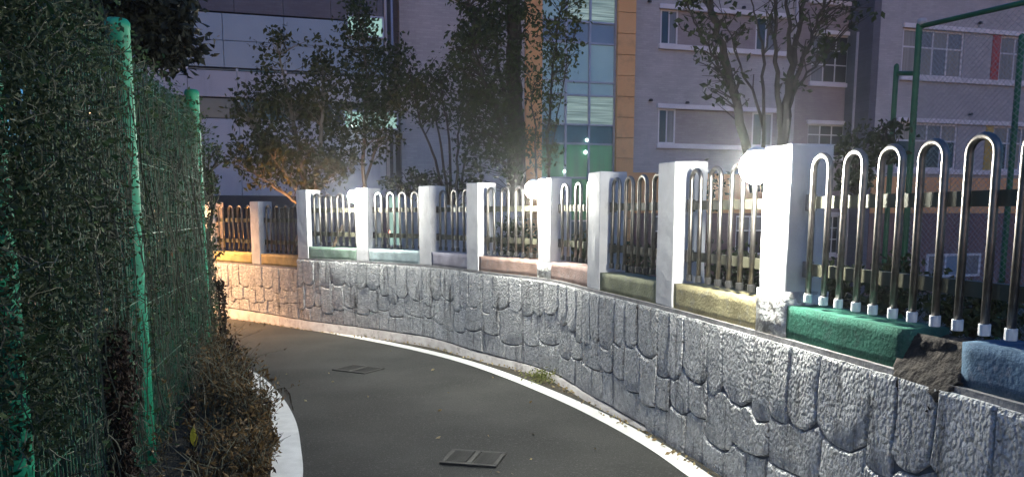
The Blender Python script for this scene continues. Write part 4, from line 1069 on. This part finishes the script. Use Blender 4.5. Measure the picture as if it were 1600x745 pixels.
# right block
xR1 = 32.0
rrow = [(Z(1500, 188)-1.75, 5.0), (6.72, 8.42), (10.0, 11.7)]
rrow[0] = (3.28, 5.0)
rg = [(X(1409, 90), X(1505, 90)), (X(1562, 90), X(1652, 90)), (X(1700, 90), X(1790, 90))]
holes = [(a_, b_, z0, z1) for a_, b_ in rg for z0, z1 in rrow]
mb = MB(); wall_cells(mb, xR0, xR1, or1, ZT, 0, .35, holes); mb.build('wall', M['wall_grey'], school)
for ri, (z0, z1) in enumerate(rrow):
    for gi, (a_, b_) in enumerate(rg):
        window(school, a_, b_, z0, z1, .01, None, None, 4, (.62,), fw=.07, mixed=[M['pane_curtain'], M['pane_curtain'], M['pane_curtain'], M['pane_grey'], M['pane_dark'] if ri == 0 else M['pane_grey'], M['pane_curtain'], M['pane_curtain'], M['pane_grey']] if ri else [M['pane_dark'], M['pane_curtain'], M['pane_curtain'], M['pane_grey'], M['pane_dark'], M['pane_grey']])
    simple(school, 'lintel', M['trim'], rg[0][0]-.05, xR1, -.10, -.002, z1+.001, z1+.17, .012)
    simple(school, 'sill', M['trim'], rg[0][0]-.05, xR1, -.12, -.002, z0-.19, z0-.001, .012)
    u0, u1 = (1549, 1561)
    simple(school, 'accent_panel', M['red_panel'] if ri else M['yellow_panel'], X(u0, 90), X(u1, 90), -.03, -.002, z0+.01, z1-.01)
ground_floor(xR0, xR1, [(X(1625, 370), X(1690, 370))])
window(school, X(1446, 410), X(1530, 410), Z(1490, 432), Z(1490, 396), -.10, None, M['pane_grey'], 3, fw=.09, mixed=[M['pane_grey'], M['pane_blue']])
for u, v in ((1528, 38), (1513, 180), (1440, 34)):
    x, z = loc(u, v); mb = MB(); mb.lathe([(.02, .07), (.07, .06), (.085, 0), (.08, -.02)], (x, -.12, z), 10); mb.tube([(x, 0, z+.02), (x, -.12, z+.03)], .025, 6); mb.build('vent_hood', M['dark_metal'], school, True)

# left block: pale panels and window bands
pan = empty('panel_building', BP, BA); tag(pan, 'pale panelled building block with dark window bands at upper left', 'building')
xa, xb = X(40, 100, -.4), X(600, 100, -.4)
def pz(v, u=400): return Z(u, v, -.4)
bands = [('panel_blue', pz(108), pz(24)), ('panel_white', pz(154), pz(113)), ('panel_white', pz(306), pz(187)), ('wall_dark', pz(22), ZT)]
glass = [(pz(113)+.01, pz(108)-.01), (pz(187)+.01, pz(154)-.01)]
simple(pan, 'core', M['wall_dark'], xa, xb-.02, -.1, .5, ZB, ZT-.02)
w_ = 1.35
for bi, (mm, z0, z1) in enumerate(bands):
    x = xa
    nrow = {0: 2, 1: 1, 2: 2, 3: 3}[bi]
    while x < xb - .05:
        x2 = min(x + w_*(1.0 if bi else 1.25), xb)
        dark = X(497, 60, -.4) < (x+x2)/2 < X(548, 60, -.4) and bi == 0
        for k in range(nrow):
            za, zb = z0+(z1-z0)*k/nrow, z0+(z1-z0)*(k+1)/nrow
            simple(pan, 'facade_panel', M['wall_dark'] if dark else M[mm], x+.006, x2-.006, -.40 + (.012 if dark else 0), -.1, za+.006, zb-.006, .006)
        x = x2
for gi, (z0, z1) in enumerate(glass):
    x = xa; k = 0
    while x < xb - .3:
        x2 = min(x+1.35, xb)
        simple(pan, 'window_pane', M[['pane_dark', 'pane_teal', 'pane_dark'][k % 3]], x+.03, x2-.03, -.32, -.30, z0+.02, z1-.02)
        simple(pan, 'window_post', M['trim'], x-.028, x+.028, -.38, -.28, z0, z1); x = x2; k += 1
# lit openings
def lit(u0, v0, u1, v1, m='pane_lit'):
    x0, z1 = loc(u0, v0, -.4); x1, z0 = loc(u1, v1, -.4)
    window(pan, x0, x1, z0, z1, -.52, None, M[m], 2, fw=.05, frame=M['mullion'])
lit(540, 24, 600, 62); lit(536, 172, 622, 204)
x, z = loc(553, 196, -.6); mb = MB(); mb.lathe([(.02, .10), (.13, .07), (.14, -.05), (.02, -.09)], (x, -.62, z), 14); mb.build('wall_lamp', M['room_lamp'], pan, True)
# roofed walkway and lower wall below it
x0, x1 = X(200, 310, -1.2), X(475, 310, -1.2)
simple(pan, 'canopy_beam', M['tile_dark'], x0, x1, -1.6, -.42, pz(325), pz(308))
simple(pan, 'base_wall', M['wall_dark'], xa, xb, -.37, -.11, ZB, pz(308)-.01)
for u in (215, 300, 380, 460):
    xx = X(u, 330, -1.2); simple(pan, 'canopy_post', M['tile_dark'], xx-.06, xx+.06, -1.5, -1.38, ZB, pz(325))
lit(605, 305, 630, 385, 'pane_lit'); lit(508, 330, 522, 378, 'pane_grey')
x, z = loc(608, 362, -.7); mb = MB(); mb.lathe([(.005, .045), (.045, 0), (.005, -.045)], (x, -.70, z), 10); mb.build('red_lamp', M['red_led'], pan, True)

# ------------------------------------------------------------------ ball court fence at right
ctA = A(1437, 37, 10.0)
court = empty('court_fence', (ctA.x, ctA.y, -.9)); tag(court, 'tall green ball court fence with chain link mesh at right', 'fence')
bpy.context.view_layer.update()
def cb(mb, name, m, smooth=False):
    o = mb.build(name, m, court, smooth); o.matrix_parent_inverse = court.matrix_world.inverted(); return o
zt = ctA.z
Bp = A(1597, 55, 10.7); Cp = Vector((ctA.x + 1.7, ctA.y - 3.1, zt)); Dp = A(1401, 102, 10.4)
for p, rr in ((ctA, .04), (Bp, .04), (Cp, .04), (Dp, .034)):
    mb = MB(); mb.lathe([(rr, -1.0), (rr, 1.2), (rr, p.z-.02), (rr*.9, p.z), (rr*.3, p.z+.02)], (p.x, p.y, 0), 14); cb(mb, 'post', M['court_green'], True)
mb = MB(); mb.tube([ctA + Vector((0, 0, -.04)), Cp + Vector((0, 0, -.04))], .032, 10); cb(mb, 'top_rail', M['court_green'], True)
Bz = Vector((Bp.x, Bp.y, Bp.z - .04))
mb = MB(); q0 = A(1401, 115, 10.4); q1 = A(1432, 115, 10.02); mb.tube([q0, q1], .03, 8); cb(mb, 'cross_rail', M['court_green'], True)
mb = MB(); mb.lathe([(.02, .06), (.055, .05), (.06, 0), (.03, -.04)], (ctA.x + .02, ctA.y - .02, zt), 10); cb(mb, 'post_cap', M['gutter'], True)
def chain(P, Q, z0, z1, pitch=.075, r_=.0022):
    mb = MB(); P2 = Vector((P.x, P.y, 0)); Q2 = Vector((Q.x, Q.y, 0)); L_ = (Q2-P2).length; d = (Q2-P2).normalized(); H_ = z1-z0
    k = -H_
    while k < L_:
        for sg in (1, -1):
            # line x = k + t, z = t (sg=1) or z = H - t
            t0 = max(0, -k); t1 = min(H_, L_-k)
            if t1 > t0:
                a_ = P2 + d*(k+t0); b_ = P2 + d*(k+t1)
                za, zb = (z0+t0, z0+t1) if sg == 1 else (z1-t0, z1-t1)
                mb.tube([(a_.x, a_.y, za), (b_.x, b_.y, zb)], r_, 3, False)
        k += pitch
    o = cb(mb, 'chain_link', M['wire']); return o
chain(ctA, Bp, 0.0, Bp.z-.05); chain(ctA, Cp, 0.0, zt-.06)

# ------------------------------------------------------------------ assumed unseen sodium street lamp round the bend, for the far wall's orange light
SL = Vector((-7.35, 9.95, road_z(9.95)))
r = empty('assumed_street_lamp', SL, math.radians(73)); tag(r, 'assumed unseen street lamp with a warm orange light round the bend behind the vines', 'street lamp')  # assumed from the orange light; the lamp itself stays out of sight
mb = MB(); mb.lathe([(.09, 0), (.09, .25), (.06, .3), (.045, 3.0), (.04, 3.35)], (0, 0, 0), 12); mb.build('pole', M['hood'], r, True)
mb = MB(); mb.tube([(0, 0, 3.25), (.3, 0, 3.48), (1.2, 0, 3.56), (2.2, 0, 3.52)], .03, 8); mb.build('arm', M['hood'], r, True)
mb = MB(); mb.lathe([(.03, 3.54), (.10, 3.50), (.165, 3.30), (.16, 3.30), (.095, 3.485), (.02, 3.50)], (2.25, 0, 0), 18); mb.build('lamp_head', M['hood'], r, True)
mb = MB(); mb.lathe([(.005, 3.395), (.055, 3.41), (.068, 3.44), (.05, 3.47), (.005, 3.48)], (2.25, 0, 0), 16); mb.build('lens', M['sodium'], r, True)
# unseen uplight, added to give the bushy tree its orange glow
up = A(452, 412, 13.0); up.z = 0.775; r = empty('added_uplight', up); tag(r, 'unseen low uplight added to warm the bushy tree from below', 'lamp')
mb = MB(); mb.lathe([(.05, -.12), (.05, -.02), (.065, 0), (.065, .04), (.06, .04), (.055, .01)], (0, 0, 0), 14); mb.build('housing', M['dark_metal'], r, True)
mb = MB(); mb.lathe([(.03, .012), (.052, .02), (.04, .032), (.005, .035)], (0, 0, 0), 14); mb.build('lens', emis('added_uplight_lens', (1.0, 0.42, 0.12), 900.0), r, True)
print('stones', nst, 'objects', len(bpy.data.objects), 'tris', sum(sum(len(p.vertices)-2 for p in me.polygons) for me in bpy.data.meshes))

for (u0, v0, u1, v1, y, lab) in ((452, 402, 474, 345, 11.9, 'orange lit plank leaning behind the railing above the ochre coping'), (516, 388, 536, 352, 11.3, 'short orange lit plank leaning behind the railing above the sea green coping')):
    a_, b_ = A(u0, v0 + 8, y), A(u1, v1, y + .25); c_ = a_.copy(); mb = MB(); mb.bar(a_ - c_, b_ - c_, .05, .028); o = mb.build('leaning_plank', M['plank'], bevel=.004); o.location = c_; tag(o, lab, 'plank', 'leaning planks')

if GLOW_HAZE:  # added scattering volume, stands in for the glare around the pillar lamps
    mb = MB(); mb.box(-60, 60, -40, 70, -3.2, 16)
    m = bpy.data.materials.new('glow_haze_air'); m.use_nodes = True; t = m.node_tree
    for n_ in list(t.nodes):
        if n_.type == 'BSDF_PRINCIPLED': t.nodes.remove(n_)
    pv = t.nodes.new('ShaderNodeVolumePrincipled'); pv.inputs['Density'].default_value = GLOW_HAZE; pv.inputs['Anisotropy'].default_value = 0.88
    pv.inputs['Color'].default_value = (0.9, 0.92, 0.95, 1)
    t.links.new(pv.outputs[0], t.nodes['Material Output'].inputs['Volume'])
    tag(mb.build('haze', m), 'thin haze added to put a glow around the lamps', 'haze', kind='stuff')
